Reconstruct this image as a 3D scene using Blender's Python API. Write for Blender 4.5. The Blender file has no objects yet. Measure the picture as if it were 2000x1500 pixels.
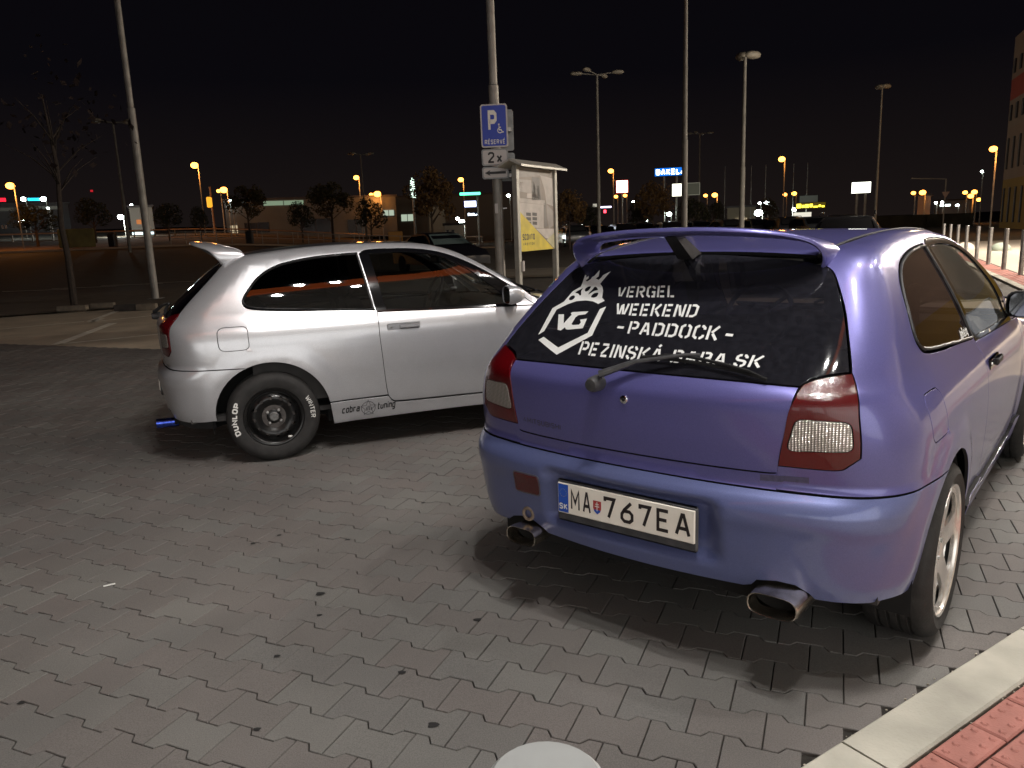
import bpy, math, random
import numpy as np
from mathutils import Matrix, Vector
from mathutils.geometry import delaunay_2d_cdt
random.seed(7)
SC = bpy.context.scene
COL = SC.collection
# ------------------------------------------------------------------ camera
FPX, PITCH, ROLL, CAMH = 1495.829168, 0.199683, -0.037728, 1.420861
def _camR():
    cp, sp = math.cos(PITCH), math.sin(PITCH)
    f = np.array([0, cp, -sp]); u = np.array([0, sp, cp]); r = np.array([1., 0, 0])
    c, s = math.cos(ROLL), math.sin(ROLL)
    return np.array([c*r+s*u, -s*r+c*u, f])
CR = _camR()
cam = bpy.data.cameras.new('camera')
cam.sensor_width = 36; cam.lens = FPX/2000*36; cam.clip_start = .05; cam.clip_end = 3000
camo = bpy.data.objects.new('camera', cam); COL.objects.link(camo)
M = Matrix.Identity(4)
for i in range(3):
    M[i][0] = CR[0][i]; M[i][1] = CR[1][i]; M[i][2] = -CR[2][i]
M[0][3] = 0; M[1][3] = 0; M[2][3] = CAMH
camo.matrix_world = M
SC.camera = camo
# ------------------------------------------------------------------ night sky
W = bpy.data.worlds.new('World'); SC.world = W; W.use_nodes = True
nt = W.node_tree; bg = nt.nodes['Background']
tc = nt.nodes.new('ShaderNodeTexCoord'); sx = nt.nodes.new('ShaderNodeSeparateXYZ')
cr = nt.nodes.new('ShaderNodeValToRGB')
nt.links.new(tc.outputs['Generated'], sx.inputs[0]); nt.links.new(sx.outputs['Z'], cr.inputs[0])
cr.color_ramp.elements[0].position = 0.0; cr.color_ramp.elements[0].color = (.016, .0115, .0105, 1)
cr.color_ramp.elements[1].position = .6; cr.color_ramp.elements[1].color = (.0034, .0027, .0042, 1)
e = cr.color_ramp.elements.new(.18); e.color = (.0046, .0040, .0060, 1)
nt.links.new(cr.outputs[0], bg.inputs[0]); bg.inputs[1].default_value = .62
SC.view_settings.view_transform = 'Standard'
SC.view_settings.look = 'None'
SC.view_settings.exposure = 0; SC.view_settings.gamma = 1
SC.view_settings.use_curve_mapping = False
# ------------------------------------------------------------------ materials
MT = {}
def node_mat(name):
    m = bpy.data.materials.new(name); m.use_nodes = True
    return m, m.node_tree, m.node_tree.nodes['Principled BSDF']
def mat(name, col, rough=.6, metal=0, noise=0, scale=20, bump=0, bscale=None, coat=0, spec=None, emit=None, estr=0, alpha=None, var=None, detail=6):
    if name in MT: return MT[name]
    m, t, b = node_mat(name)
    b.inputs['Base Color'].default_value = (*col, 1)
    b.inputs['Roughness'].default_value = rough
    b.inputs['Metallic'].default_value = metal
    if spec is not None: b.inputs['Specular IOR Level'].default_value = spec
    if coat:
        b.inputs['Coat Weight'].default_value = coat; b.inputs['Coat Roughness'].default_value = .04
    if emit:
        b.inputs['Emission Color'].default_value = (*emit, 1); b.inputs['Emission Strength'].default_value = estr
    if noise or bump:
        co = t.nodes.new('ShaderNodeTexCoord')
        n = t.nodes.new('ShaderNodeTexNoise'); n.inputs['Scale'].default_value = scale; n.inputs['Detail'].default_value = detail
        t.links.new(co.outputs['Object'], n.inputs['Vector'])
        if noise:
            mx = t.nodes.new('ShaderNodeMix'); mx.data_type = 'RGBA'
            d = var or tuple(c*(1-noise) for c in col)
            u = tuple(min(1, c*(1+noise)) for c in col)
            mx.inputs[6].default_value = (*d, 1); mx.inputs[7].default_value = (*u, 1)
            mr = t.nodes.new('ShaderNodeMapRange'); mr.inputs[1].default_value = .3; mr.inputs[2].default_value = .7
            t.links.new(n.outputs[0], mr.inputs[0]); t.links.new(mr.outputs[0], mx.inputs[0])
            t.links.new(mx.outputs[2], b.inputs['Base Color'])
        if bump:
            n2 = t.nodes.new('ShaderNodeTexNoise'); n2.inputs['Scale'].default_value = bscale or scale*4; n2.inputs['Detail'].default_value = 4
            t.links.new(co.outputs['Object'], n2.inputs['Vector'])
            bp = t.nodes.new('ShaderNodeBump'); bp.inputs['Strength'].default_value = bump; bp.inputs['Distance'].default_value = .004
            t.links.new(n2.outputs[0], bp.inputs['Height']); t.links.new(bp.outputs[0], b.inputs['Normal'])
    MT[name] = m
    return m
def emis(name, col, s):
    if name in MT: return MT[name]
    m, t, b = node_mat(name)
    b.inputs['Base Color'].default_value = (0, 0, 0, 1)
    b.inputs['Emission Color'].default_value = (*col, 1); b.inputs['Emission Strength'].default_value = s
    MT[name] = m; return m
def paint(name, col, rough, metal, dirt, dcol):
    m, t, b = node_mat(name)
    N = t.nodes.new; L = t.links.new
    co = N('ShaderNodeTexCoord')
    fl = N('ShaderNodeTexVoronoi'); fl.inputs['Scale'].default_value = 900
    L(co.outputs['Object'], fl.inputs['Vector'])
    n = N('ShaderNodeTexNoise'); n.inputs['Scale'].default_value = 5; n.inputs['Detail'].default_value = 8
    L(co.outputs['Object'], n.inputs['Vector'])
    mr = N('ShaderNodeMapRange'); mr.inputs[1].default_value = .45; mr.inputs[2].default_value = .8; mr.inputs[4].default_value = dirt
    L(n.outputs[0], mr.inputs[0])
    mf = N('ShaderNodeMix'); mf.data_type = 'RGBA'; mf.inputs[6].default_value = (*[c*.82 for c in col], 1); mf.inputs[7].default_value = (*[min(1, c*1.18) for c in col], 1)
    L(fl.outputs['Color'], mf.inputs[0])
    mx = N('ShaderNodeMix'); mx.data_type = 'RGBA'; mx.inputs[7].default_value = (*dcol, 1)
    L(mr.outputs[0], mx.inputs[0]); L(mf.outputs[2], mx.inputs[6]); L(mx.outputs[2], b.inputs['Base Color'])
    b.inputs['Metallic'].default_value = metal; b.inputs['Roughness'].default_value = rough
    b.inputs['Coat Weight'].default_value = .8
    cr_ = N('ShaderNodeMapRange'); cr_.inputs[3].default_value = .03; cr_.inputs[4].default_value = .12
    L(n.outputs[0], cr_.inputs[0]); L(cr_.outputs[0], b.inputs['Coat Roughness'])
    n3 = N('ShaderNodeTexNoise'); n3.inputs['Scale'].default_value = 7; n3.inputs['Detail'].default_value = 3; L(co.outputs['Object'], n3.inputs['Vector'])
    bp = N('ShaderNodeBump'); bp.inputs['Strength'].default_value = .22; bp.inputs['Distance'].default_value = .003; L(n3.outputs[0], bp.inputs['Height']); L(bp.outputs[0], b.inputs['Coat Normal'])
    MT[name] = m; return m
def glass(name, tint, dust=0., dcol=(.12, .12, .12), rough=.015, boost=1.0):
    m = bpy.data.materials.new(name); m.use_nodes = True; t = m.node_tree; t.nodes.clear()
    N = t.nodes.new; L = t.links.new
    out = N('ShaderNodeOutputMaterial'); tr = N('ShaderNodeBsdfTransparent'); tr.inputs[0].default_value = (*tint, 1)
    gl = N('ShaderNodeBsdfGlossy'); gl.inputs['Roughness'].default_value = rough
    fr = N('ShaderNodeFresnel'); fr.inputs[0].default_value = 1.52
    ml = N('ShaderNodeMath'); ml.operation = 'MULTIPLY'; ml.inputs[1].default_value = boost
    mx = N('ShaderNodeMixShader'); L(fr.outputs[0], ml.inputs[0]); L(ml.outputs[0], mx.inputs[0]); L(tr.outputs[0], mx.inputs[1]); L(gl.outputs[0], mx.inputs[2])
    last = mx
    if dust:
        df = N('ShaderNodeBsdfDiffuse'); df.inputs[0].default_value = (*dcol, 1)
        co = N('ShaderNodeTexCoord'); n = N('ShaderNodeTexNoise'); n.inputs['Scale'].default_value = 45; n.inputs['Detail'].default_value = 9
        L(co.outputs['Object'], n.inputs['Vector'])
        mr = N('ShaderNodeMapRange'); mr.inputs[1].default_value = .3; mr.inputs[2].default_value = .75; mr.inputs[3].default_value = dust*.55; mr.inputs[4].default_value = dust
        L(n.outputs[0], mr.inputs[0])
        m2 = N('ShaderNodeMixShader'); L(mr.outputs[0], m2.inputs[0]); L(mx.outputs[0], m2.inputs[1]); L(df.outputs[0], m2.inputs[2]); last = m2
    L(last.outputs[0], out.inputs[0])
    MT[name] = m; return m
# ------------------------------------------------------------------ object helpers
def link(o, parent=None):
    COL.objects.link(o)
    if parent is not None: o.parent = parent
    return o
def empty(name, loc=(0, 0, 0), rz=0, label=None, cat=None, group=None):
    o = bpy.data.objects.new(name, None); o.location = loc; o.rotation_euler = (0, 0, rz); o.empty_display_size = .2
    link(o); return tag(o, label, cat, group)
def tag(o, label=None, cat=None, group=None, kind=None):
    if label: o['label'] = label
    if cat: o['category'] = cat
    if group: o['group'] = group
    if kind: o['kind'] = kind
    return o
def copy_tree(o, parent=None):
    c = o.copy(); link(c)
    if parent is not None: c.parent = parent
    for ch in [k for k in o.children]: copy_tree(ch, c)
    return c
class MB:
    def __init__(s): s.v = []; s.f = []
    def add(s, vs, fs):
        k = len(s.v); s.v += [tuple(map(float, p)) for p in vs]; s.f += [tuple(i+k for i in f) for f in fs]; return s
    def box(s, c, d, rz=0, ch=0):
        x, y, z = d[0]/2, d[1]/2, d[2]/2; cc, ss = math.cos(rz), math.sin(rz)
        if ch:
            P = []; F = []
            q = min(ch, x*.9, y*.9, z*.9)
            lv = [(-z, q), (-z+q, 0), (z-q, 0), (z, q)]
            for zz, i in lv:
                a, b = x-i, y-i
                for px, py in [(-a, -b+q), (-a+q, -b), (a-q, -b), (a, -b+q), (a, b-q), (a-q, b), (-a+q, b), (-a, b-q)]: P.append((px, py, zz))
            for l in range(3):
                for k in range(8): F.append((l*8+k, l*8+(k+1) % 8, l*8+8+(k+1) % 8, l*8+8+k))
            F.append(tuple(range(7, -1, -1))); F.append(tuple(range(24, 32)))
        else:
            P = [(a, b, e) for e in (-z, z) for a, b in ((-x, -y), (x, -y), (x, y), (-x, y))]
            F = [(3, 2, 1, 0), (4, 5, 6, 7), (0, 1, 5, 4), (1, 2, 6, 5), (2, 3, 7, 6), (3, 0, 4, 7)]
        return s.add([(c[0]+cc*a-ss*b, c[1]+ss*a+cc*b, c[2]+e) for a, b, e in P], F)
    def tube(s, pts, r, n=10, caps=True, sq=None, up=(0, 0, 1)):
        pts = [np.array(p, float) for p in pts]; R = r if hasattr(r, '__len__') else [r]*len(pts); P = []
        for i, p in enumerate(pts):
            t = pts[min(i+1, len(pts)-1)]-pts[max(i-1, 0)]; t = t/(np.linalg.norm(t)+1e-12)
            u = np.array(up, float)
            if abs(t@u) > .95: u = np.array([1., 0, 0]) if abs(t[0]) < .9 else np.array([0, 1., 0])
            a = np.cross(t, u); a /= np.linalg.norm(a); b = np.cross(a, t)
            sa, sb = (sq if sq else (1, 1))
            for k in range(n):
                w = 2*math.pi*(k+.5)/n; P.append(p+R[i]*(sa*math.cos(w)*a+sb*math.sin(w)*b))
        F = []
        for i in range(len(pts)-1):
            for k in range(n): F.append((i*n+k, i*n+(k+1) % n, (i+1)*n+(k+1) % n, (i+1)*n+k))
        if caps: F.append(tuple(range(n-1, -1, -1))); F.append(tuple(range((len(pts)-1)*n, len(pts)*n)))
        return s.add(P, F)
    def lathe(s, prof, n=32, c=(0, 0, 0), axis='z', close=False):
        P = []
        for r, h in prof:
            for k in range(n):
                w = 2*math.pi*k/n; a, b = r*math.cos(w), r*math.sin(w)
                P.append((c[0]+a, c[1]+b, c[2]+h) if axis == 'z' else (c[0]+a, c[1]+h, c[2]+b) if axis == 'y' else (c[0]+h, c[1]+a, c[2]+b))
        m = len(prof); F = []
        for i in range(m if close else m-1):
            j = (i+1) % m
            for k in range(n): F.append((i*n+k, i*n+(k+1) % n, j*n+(k+1) % n, j*n+k))
        return s.add(P, F)
    def quad(s, a, b, c, d): return s.add([a, b, c, d], [(0, 1, 2, 3)])
    def sphere(s, c, r, n=10, m=6, sc=(1, 1, 1)):
        P = []
        for i in range(m+1):
            th = math.pi*i/m
            for k in range(n):
                w = 2*math.pi*k/n; P.append((c[0]+r*sc[0]*math.sin(th)*math.cos(w), c[1]+r*sc[1]*math.sin(th)*math.sin(w), c[2]+r*sc[2]*math.cos(th)))
        F = [(i*n+k, (i+1)*n+k, (i+1)*n+(k+1) % n, i*n+(k+1) % n) for i in range(m) for k in range(n)]
        return s.add(P, F)
    def mesh(s, name, m, smooth=False):
        me = bpy.data.meshes.new(name); me.from_pydata(s.v, [], s.f); me.materials.append(m); me.update()
        if smooth: finish(me, smooth)
        return me
    def build(s, name, m, parent=None, smooth=False, fix=True):
        me = bpy.data.meshes.new(name); me.from_pydata(s.v, [], s.f); me.materials.append(m); me.validate()
        if fix:
            import bmesh
            bm = bmesh.new(); bm.from_mesh(me); bmesh.ops.remove_doubles(bm, verts=bm.verts, dist=1e-6); bmesh.ops.recalc_face_normals(bm, faces=bm.faces); bm.to_mesh(me); bm.free()
        if smooth: finish(me, smooth)
        o = bpy.data.objects.new(name, me); return link(o, parent)
def finish(me, ang):
    me.shade_smooth()
    a = math.radians(ang if ang is not True else 40)
    try: me.set_sharp_from_angle(angle=a)
    except Exception: pass
def at(u, v, d):
    q = np.array([(u-1000)/FPX, -(v-750)/FPX, 1.]); r = CR.T@q; r = r/math.hypot(r[0], r[1])
    return np.array([0, 0, CAMH])+r*d

# ------------------------------------------------------------------ 2D tools
def catmull(p, n=5):
    p = [np.array(q, float) for q in p]
    if len(p) < 3: return p
    o = []
    for i in range(len(p)-1):
        a = p[i-1] if i else 2*p[0]-p[1]; b = p[i]; c = p[i+1]; d = p[i+2] if i+2 < len(p) else 2*p[-1]-p[-2]
        for k in range(n):
            t = k/n; o.append(.5*(2*b+(c-a)*t+(2*a-5*b+4*c-d)*t*t+(3*b-a-3*c+d)*t**3))
    o.append(p[-1]); return o
def segs(*S):
    o = []
    for s in S:
        c = catmull(s)
        if o and np.linalg.norm(c[0]-o[-1]) < 1e-4: c = c[1:]
        o += list(c)
    if np.linalg.norm(o[0]-o[-1]) < 1e-4: o = o[:-1]
    return np.array(o)
def roundpoly(p, r, n=4):
    p = [np.array(q, float) for q in p]; o = []
    for i in range(len(p)):
        a, b, c = p[i-1], p[i], p[(i+1) % len(p)]
        u = (a-b); w = (c-b); lu, lw = np.linalg.norm(u), np.linalg.norm(w); q = min(r, lu*.45, lw*.45)
        s, e = b+u/lu*q, b+w/lw*q
        for k in range(n+1):
            t = k/n; o.append((1-t)**2*s+2*t*(1-t)*b+t*t*e)
    return np.array(o)
def resample(p, h):
    p = np.array(p); q = []
    for i in range(len(p)):
        a, b = p[i], p[(i+1) % len(p)]; L = np.linalg.norm(b-a); n = max(1, int(math.ceil(L/h)))
        for k in range(n): q.append(a+(b-a)*k/n)
    q = np.array(q); keep = [0]
    for i in range(1, len(q)):
        if np.linalg.norm(q[i]-q[keep[-1]]) > 1e-4: keep.append(i)
    return q[keep]
def area2(p): x, y = p[:, 0], p[:, 1]; return .5*np.sum(x*np.roll(y, -1)-np.roll(x, -1)*y)
def inset(p, d):
    if area2(p) < 0: p = p[::-1]
    a = p-np.roll(p, 1, 0); b = np.roll(p, -1, 0)-p
    a /= np.linalg.norm(a, axis=1)[:, None]+1e-12; b /= np.linalg.norm(b, axis=1)[:, None]+1e-12
    na = np.stack([-a[:, 1], a[:, 0]], 1); nb = np.stack([-b[:, 1], b[:, 0]], 1); n = na+nb; l = np.linalg.norm(n, axis=1)[:, None]; n = n/np.maximum(l, .6)**2*2/1.0
    return p+n*d*.5*1.0 if False else p+(na+nb)/np.maximum(1+np.sum(na*nb, 1)[:, None], .5)*d
def inpoly(pts, poly):
    x, y = pts[:, 0], pts[:, 1]; r = np.zeros(len(pts), bool); n = len(poly)
    for i in range(n):
        x1, y1 = poly[i]; x2, y2 = poly[(i+1) % n]
        if y1 == y2: continue
        c = ((y1 > y) != (y2 > y)) & (x < (x2-x1)*(y-y1)/(y2-y1)+x1); r ^= c
    return r
def edgedist(pts, poly):
    d = np.full(len(pts), 9.)
    for i in range(len(poly)):
        a, b = poly[i], poly[(i+1) % len(poly)]; ab = b-a; t = np.clip(((pts-a)@ab)/(ab@ab+1e-12), 0, 1)
        d = np.minimum(d, np.linalg.norm(pts-(a+t[:, None]*ab), axis=1))
    return d
def tri2d(outer, holes=(), h=.03, grid=True):
    """constrained triangulation of a region -> verts2d, tris, boundary loops (indices)"""
    loops = [outer]+list(holes); V = []; E = []
    for l in loops:
        k = len(V); V += list(l); E += [(k+i, k+(i+1) % len(l)) for i in range(len(l))]
    nb = len(V)
    if grid:
        lo, hi = outer.min(0), outer.max(0)
        gx = np.arange(lo[0]+h/2, hi[0], h); gy = np.arange(lo[1]+h/2, hi[1], h*.866)
        G = np.array([(x+(h/2 if j % 2 else 0), y) for j, y in enumerate(gy) for x in gx])
        if len(G):
            m = inpoly(G, outer)
            for q in holes: m &= ~inpoly(G, q)
            G = G[m]
            if len(G):
                d = edgedist(G, outer)
                for q in holes: d = np.minimum(d, edgedist(G, q))
                G = G[d > h*.45]; V += list(G)
    r = delaunay_2d_cdt([Vector((float(a), float(b))) for a, b in V], E, [], 0, 1e-7)
    vv = np.array([(p.x, p.y) for p in r[0]]); T = np.array([f for f in r[2] if len(f) == 3])
    c = vv[T].mean(1); m = inpoly(c, outer)
    for q in holes: m &= ~inpoly(c, q)
    T = T[m]
    a = (vv[T[:, 1]]-vv[T[:, 0]]); b = (vv[T[:, 2]]-vv[T[:, 0]]); cr_ = a[:, 0]*b[:, 1]-a[:, 1]*b[:, 0]
    T = T[np.abs(cr_) > 1e-11]; cr_ = cr_[np.abs(cr_) > 1e-11]
    T[cr_ < 0] = T[cr_ < 0][:, ::-1]
    return vv, T
def bedges(T):
    d = {}
    for t in T:
        for i in range(3):
            e = (t[i], t[(i+1) % 3]); d[e] = 1
    return [e for e in d if (e[1], e[0]) not in d]
def ribbon2(pts, w, closed=False):
    """polyline -> list of quads (2D) with mitred joins"""
    p = [np.array(q, float) for q in pts]; n = len(p); L = []; R_ = []
    for i in range(n):
        if closed: a, b = p[i-1], p[(i+1) % n]
        else: a, b = p[max(i-1, 0)], p[min(i+1, n-1)]
        c = p[i]; u = c-a; v = b-c
        lu, lv = np.linalg.norm(u), np.linalg.norm(v)
        u = u/lu if lu > 1e-9 else v/lv; v = v/lv if lv > 1e-9 else u
        nu = np.array([-u[1], u[0]]); nv = np.array([-v[1], v[0]]); m = nu+nv; m = m/max(1+nu@nv, .35)
        L.append(c+m*w/2); R_.append(c-m*w/2)
    q = []
    for i in range(n if closed else n-1):
        j = (i+1) % n; q.append([L[i], L[j], R_[j], R_[i]])
    return q
O8 = [(.16, 0), (.44, 0), (.6, .14), (.6, .86), (.44, 1), (.16, 1), (0, .86), (0, .14)]
GL = {'A': (.62, [[(0, 0), (.27, 1), (.35, 1), (.62, 0)], [(.1, .32), (.52, .32)]]), 'B': (.58, [[(0, 0), (.42, 0), (.58, .12), (.58, .42), (.45, .52), (0, .52)], [(.45, .52), (.56, .62), (.56, .88), (.42, 1), (0, 1), (0, 0)]]),
'C': (.58, [[(.58, .2), (.58, .12), (.44, 0), (.16, 0), (0, .14), (0, .86), (.16, 1), (.44, 1), (.58, .88), (.58, .8)]]), 'D': (.6, [[(0, 0), (.42, 0), (.6, .16), (.6, .84), (.42, 1), (0, 1), (0, 0)]]),
'E': (.52, [[(.52, 0), (0, 0), (0, 1), (.52, 1)], [(0, .52), (.44, .52)]]), 'G': (.6, [[(.58, .82), (.58, .88), (.44, 1), (.16, 1), (0, .86), (0, .14), (.16, 0), (.6, 0), (.6, .46), (.34, .46)]]),
'H': (.58, [[(0, 0), (0, 1)], [(.58, 0), (.58, 1)], [(0, .5), (.58, .5)]]), 'I': (.0, [[(0, 0), (0, 1)]]), 'K': (.58, [[(0, 0), (0, 1)], [(.56, 1), (.06, .45)], [(.18, .55), (.58, 0)]]), 'L': (.5, [[(0, 1), (0, 0), (.5, 0)]]),
'M': (.72, [[(0, 0), (0, 1), (.36, .35), (.72, 1), (.72, 0)]]), 'N': (.6, [[(0, 0), (0, 1), (.6, 0), (.6, 1)]]), 'O': (.6, [O8+['c']]), 'P': (.56, [[(0, 0), (0, 1), (.42, 1), (.56, .88), (.56, .58), (.42, .46), (0, .46)]]),
'R': (.58, [[(0, 0), (0, 1), (.42, 1), (.56, .88), (.56, .6), (.42, .48), (0, .48)], [(.3, .48), (.58, 0)]]), 'S': (.56, [[(0, .16), (0, .12), (.14, 0), (.42, 0), (.56, .12), (.56, .38), (.44, .5), (.12, .52), (0, .64), (0, .88), (.14, 1), (.42, 1), (.56, .88), (.56, .84)]]),
'T': (.56, [[(0, 1), (.56, 1)], [(.28, 1), (.28, 0)]]), 'U': (.58, [[(0, 1), (0, .14), (.14, 0), (.44, 0), (.58, .14), (.58, 1)]]), 'V': (.6, [[(0, 1), (.26, 0), (.34, 0), (.6, 1)]]),
'W': (.9, [[(0, 1), (.2, 0), (.26, 0), (.45, .8), (.64, 0), (.7, 0), (.9, 1)]]), 'X': (.58, [[(0, 0), (.58, 1)], [(0, 1), (.58, 0)]]), 'Y': (.58, [[(0, 1), (.29, .5), (.58, 1)], [(.29, .5), (.29, 0)]]), 'Z': (.56, [[(0, 1), (.56, 1), (0, 0), (.56, 0)]]),
'2': (.54, [[(0, .78), (0, .88), (.13, 1), (.41, 1), (.54, .88), (.54, .66), (0, .06), (0, 0), (.56, 0)]]), '6': (.56, [[(.5, 1), (.14, .6), (0, .36), (0, .14), (.14, 0), (.42, 0), (.56, .14), (.56, .4), (.42, .54), (.1, .54)]]),
'7': (.52, [[(0, .84), (0, 1), (.52, 1), (.2, 0)]]), 'x': (.46, [[(0, 0), (.46, .66)], [(0, .66), (.46, 0)]]), '-': (.34, [[(0, .46), (.34, .46)]]), '.': (.0, [[(0, 0), (0, .12)]]), ' ': (.2, []),
'c': (.4, [[(.4, .66), (.08, .66), (0, .56), (0, .1), (.08, 0), (.36, 0)]]), 'o': (.4, [[(.08, 0), (.32, 0), (.4, .1), (.4, .56), (.32, .66), (.08, .66), (0, .56), (0, .1), 'c']]), 'b': (.4, [[(0, 1), (0, 0), (.36, 0), (.4, .1), (.4, .56), (.32, .66), (0, .66)]]),
'r': (.3, [[(0, 0), (0, .66), (.3, .66)]]), 'a': (.4, [[(.02, .66), (.36, .66), (.4, .58), (.4, 0), (.06, 0), (0, .08), (0, .3), (.06, .38), (.4, .38)]]), 't': (.26, [[(.06, 1), (.06, .08), (.1, 0), (.28, 0)], [(-.06, .66), (.26, .66)]]),
'u': (.4, [[(0, .66), (0, .08), (.06, 0), (.4, 0)], [(.4, .66), (.4, 0)]]), 'n': (.4, [[(0, 0), (0, .66), (.34, .66), (.4, .58), (.4, 0)]]), 'i': (.0, [[(0, 0), (0, .66)], [(0, .84), (0, .98)]]), 'g': (.4, [[(.4, 0), (.06, 0), (0, .08), (0, .58), (.06, .66), (.4, .66), (.4, -.26), (.3, -.34), (0, -.34)]])}
GL['J'] = (.45, [[(.45, 1), (.45, .14), (.32, 0), (.12, 0), (0, .12)]]); GL['p'] = (.4, [[(0, -.32), (0, .66), (.34, .66), (.4, .58), (.4, .08), (.34, 0), (0, 0)]])
g = .17
ST = dict(GL)
ST.update({'V': (.6, [[(0, 1), (.2, .02)], [(.34, .02), (.6, 1)]]), 'E': (.54, [[(0, -.08), (0, 1.08)], [(g, 0), (.54, 0)], [(g, .5), (.48, .5)], [(g, 1), (.54, 1)]]), 'R': (.58, [[(0, -.08), (0, 1.08)], [(g, 1), (.42, 1), (.56, .86), (.56, .62), (.42, .48), (g, .48)], [(.3, .36), (.58, -.08)]]),
'G': (.6, [[(.24, 1), (.16, 1), (0, .86), (0, .14), (.16, 0), (.24, 0)], [(.38, 1), (.46, 1), (.6, .86), (.6, .78)], [(.38, 0), (.6, 0), (.6, .44), (.38, .44)]]), 'L': (.48, [[(0, -.08), (0, 1.08)], [(g, 0), (.48, 0)]]), 'W': (.9, [[(0, 1.06), (.2, 0)], [(.3, 0), (.43, .9)], [(.5, 1), (.62, 0)], [(.74, 0), (.95, 1.06)]]),
'K': (.58, [[(0, -.08), (0, 1.08)], [(.58, 1.06), (.19, .5)], [(.27, .42), (.6, -.08)]]), 'N': (.6, [[(0, -.08), (0, 1.08)], [(.18, .98), (.44, .02)], [(.6, -.08), (.6, 1.08)]]), 'D': (.6, [[(0, -.08), (0, 1.08)], [(g, 0), (.42, 0), (.6, .16), (.6, .84), (.42, 1), (g, 1)]]),
'P': (.56, [[(0, -.08), (0, 1.08)], [(g, 1), (.42, 1), (.56, .86), (.56, .58), (.42, .44), (g, .44)]]), 'A': (.62, [[(0, -.06), (.24, 1.04)], [(.36, 1.04), (.6, -.06)], [(.2, .3), (.42, .3)]]), 'O': (.6, [[(.24, 1), (.16, 1), (0, .86), (0, .14), (.16, 0), (.24, 0)], [(.38, 1), (.46, 1), (.6, .86), (.6, .14), (.46, 0), (.38, 0)]]),
'C': (.58, [[(.24, 1), (.16, 1), (0, .86), (0, .14), (.16, 0), (.24, 0)], [(.38, 1), (.46, 1), (.6, .86), (.6, .72)], [(.6, .28), (.6, .14), (.46, 0), (.38, 0)]]), 'Z': (.56, [[(0, 1), (.5, 1)], [(.5, .84), (.08, .16)], [(.06, 0), (.56, 0)]]), 'S': (.56, [[(.24, 1), (.12, 1), (0, .86), (0, .66), (.1, .54), (.46, .46), (.56, .36), (.56, .14), (.44, 0), (.34, 0)], [(.38, 1), (.46, 1), (.56, .86), (.56, .74)], [(0, .26), (0, .14), (.1, 0), (.2, 0)]]),
'B': (.58, [[(0, -.08), (0, 1.08)], [(g, 1), (.42, 1), (.55, .88), (.55, .62), (.4, .52), (.56, .4), (.56, .12), (.42, 0), (g, 0)]]), 'I': (0, [[(0, -.08), (0, 1.08)]])})
ACC = {'Á': 'A', 'É': 'E'}
def text_quads(s, w=.16, gap=.16, font=None, xs=1.0, shear=0.):
    """string -> list of 2D quads, cap height 1, and total width"""
    font = font or GL; q = []; x = w/2
    for ch in s:
        b = ACC.get(ch, ch); wd, stk = font[b]; wd *= xs; stk = [list(k) for k in stk]
        if ch in ACC: stk.append([(.26/ xs if False else .28, 1.14+w/2), (.4, 1.34+w/2)])
        for st in stk:
            cl = st[-1] == 'c'
            if cl: st = st[:-1]
            P = [(x+a*xs, w/2+bb*(1-w)) for a, bb in st]
            for k in ribbon2(P, w, cl): q.append([np.array([c[0]+shear*c[1], c[1]]) for c in k])
        x += wd+w+gap
    return q, x-gap-w/2
def put_quads(mb, quads, fn, flip=False):
    for k in quads:
        P = [fn(a, b) for a, b in k]
        mb.add(P if not flip else P[::-1], [(0, 1, 2, 3)])

def pch(xs,ys):
    # monotone-ish cubic (finite-diff tangents, Fritsch limiter)
    xs=np.array(xs,float);ys=np.array(ys,float)
    d=np.diff(ys)/np.diff(xs);m=np.zeros(len(xs))
    m[1:-1]=(d[:-1]+d[1:])/2;m[0]=d[0];m[-1]=d[-1]
    for i in range(1,len(xs)-1):
        if d[i-1]*d[i]<=0:m[i]=0
        else:
            lim=3*min(abs(d[i-1]),abs(d[i]));m[i]=np.sign(m[i])*min(abs(m[i]),lim)
    def fn(x):
        x=np.clip(np.asarray(x,float),xs[0],xs[-1]);i=np.clip(np.searchsorted(xs,x)-1,0,len(xs)-2)
        h=xs[i+1]-xs[i];t=(x-xs[i])/h
        return (2*t**3-3*t*t+1)*ys[i]+(t**3-2*t*t+t)*h*m[i]+(-2*t**3+3*t*t)*ys[i+1]+(t**3-t*t)*h*m[i+1]
    return fn
def sst(x,a,b):
    t=np.clip((x-a)/(b-a),0,1);return t*t*(3-2*t)
def smax(a,b,k):
    h=np.maximum(k-np.abs(a-b),0)/k
    return np.maximum(a,b)+h*h*k*.25
rearx=pch([.15,.20,.26,.33,.42,.50,.545,.575,.605,.632,.645,.70,.78,.87,.905,.925,.945,1.0,1.1,1.2,1.28,1.34,1.4],
       [.54,.60,.652,.682,.698,.710,.720,.719,.703,.677,.668,.676,.683,.684,.677,.660,.634,.572,.457,.338,.245,.175,.10])
halfw=pch([.15,.20,.26,.36,.5,.62,.72,.80,.86,.90,.95,1.0,1.1,1.2,1.316,1.36,1.45],
       [.76,.785,.80,.824,.838,.843,.841,.832,.812,.788,.762,.742,.697,.644,.578,.556,.52])
roofz=pch([-.4,-.22,0,.3,.6,.9,1.15,1.35,1.6,2.0,2.12,2.3,2.7,3.0,3.14,3.3],
       [1.262,1.306,1.334,1.361,1.373,1.369,1.347,1.287,1.155,.925,.885,.875,.815,.725,.65,.50])
frontx=pch([.15,.25,.45,.55,.65,.72,.8],[3.05,3.12,3.17,3.165,3.12,3.03,2.9])
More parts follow.
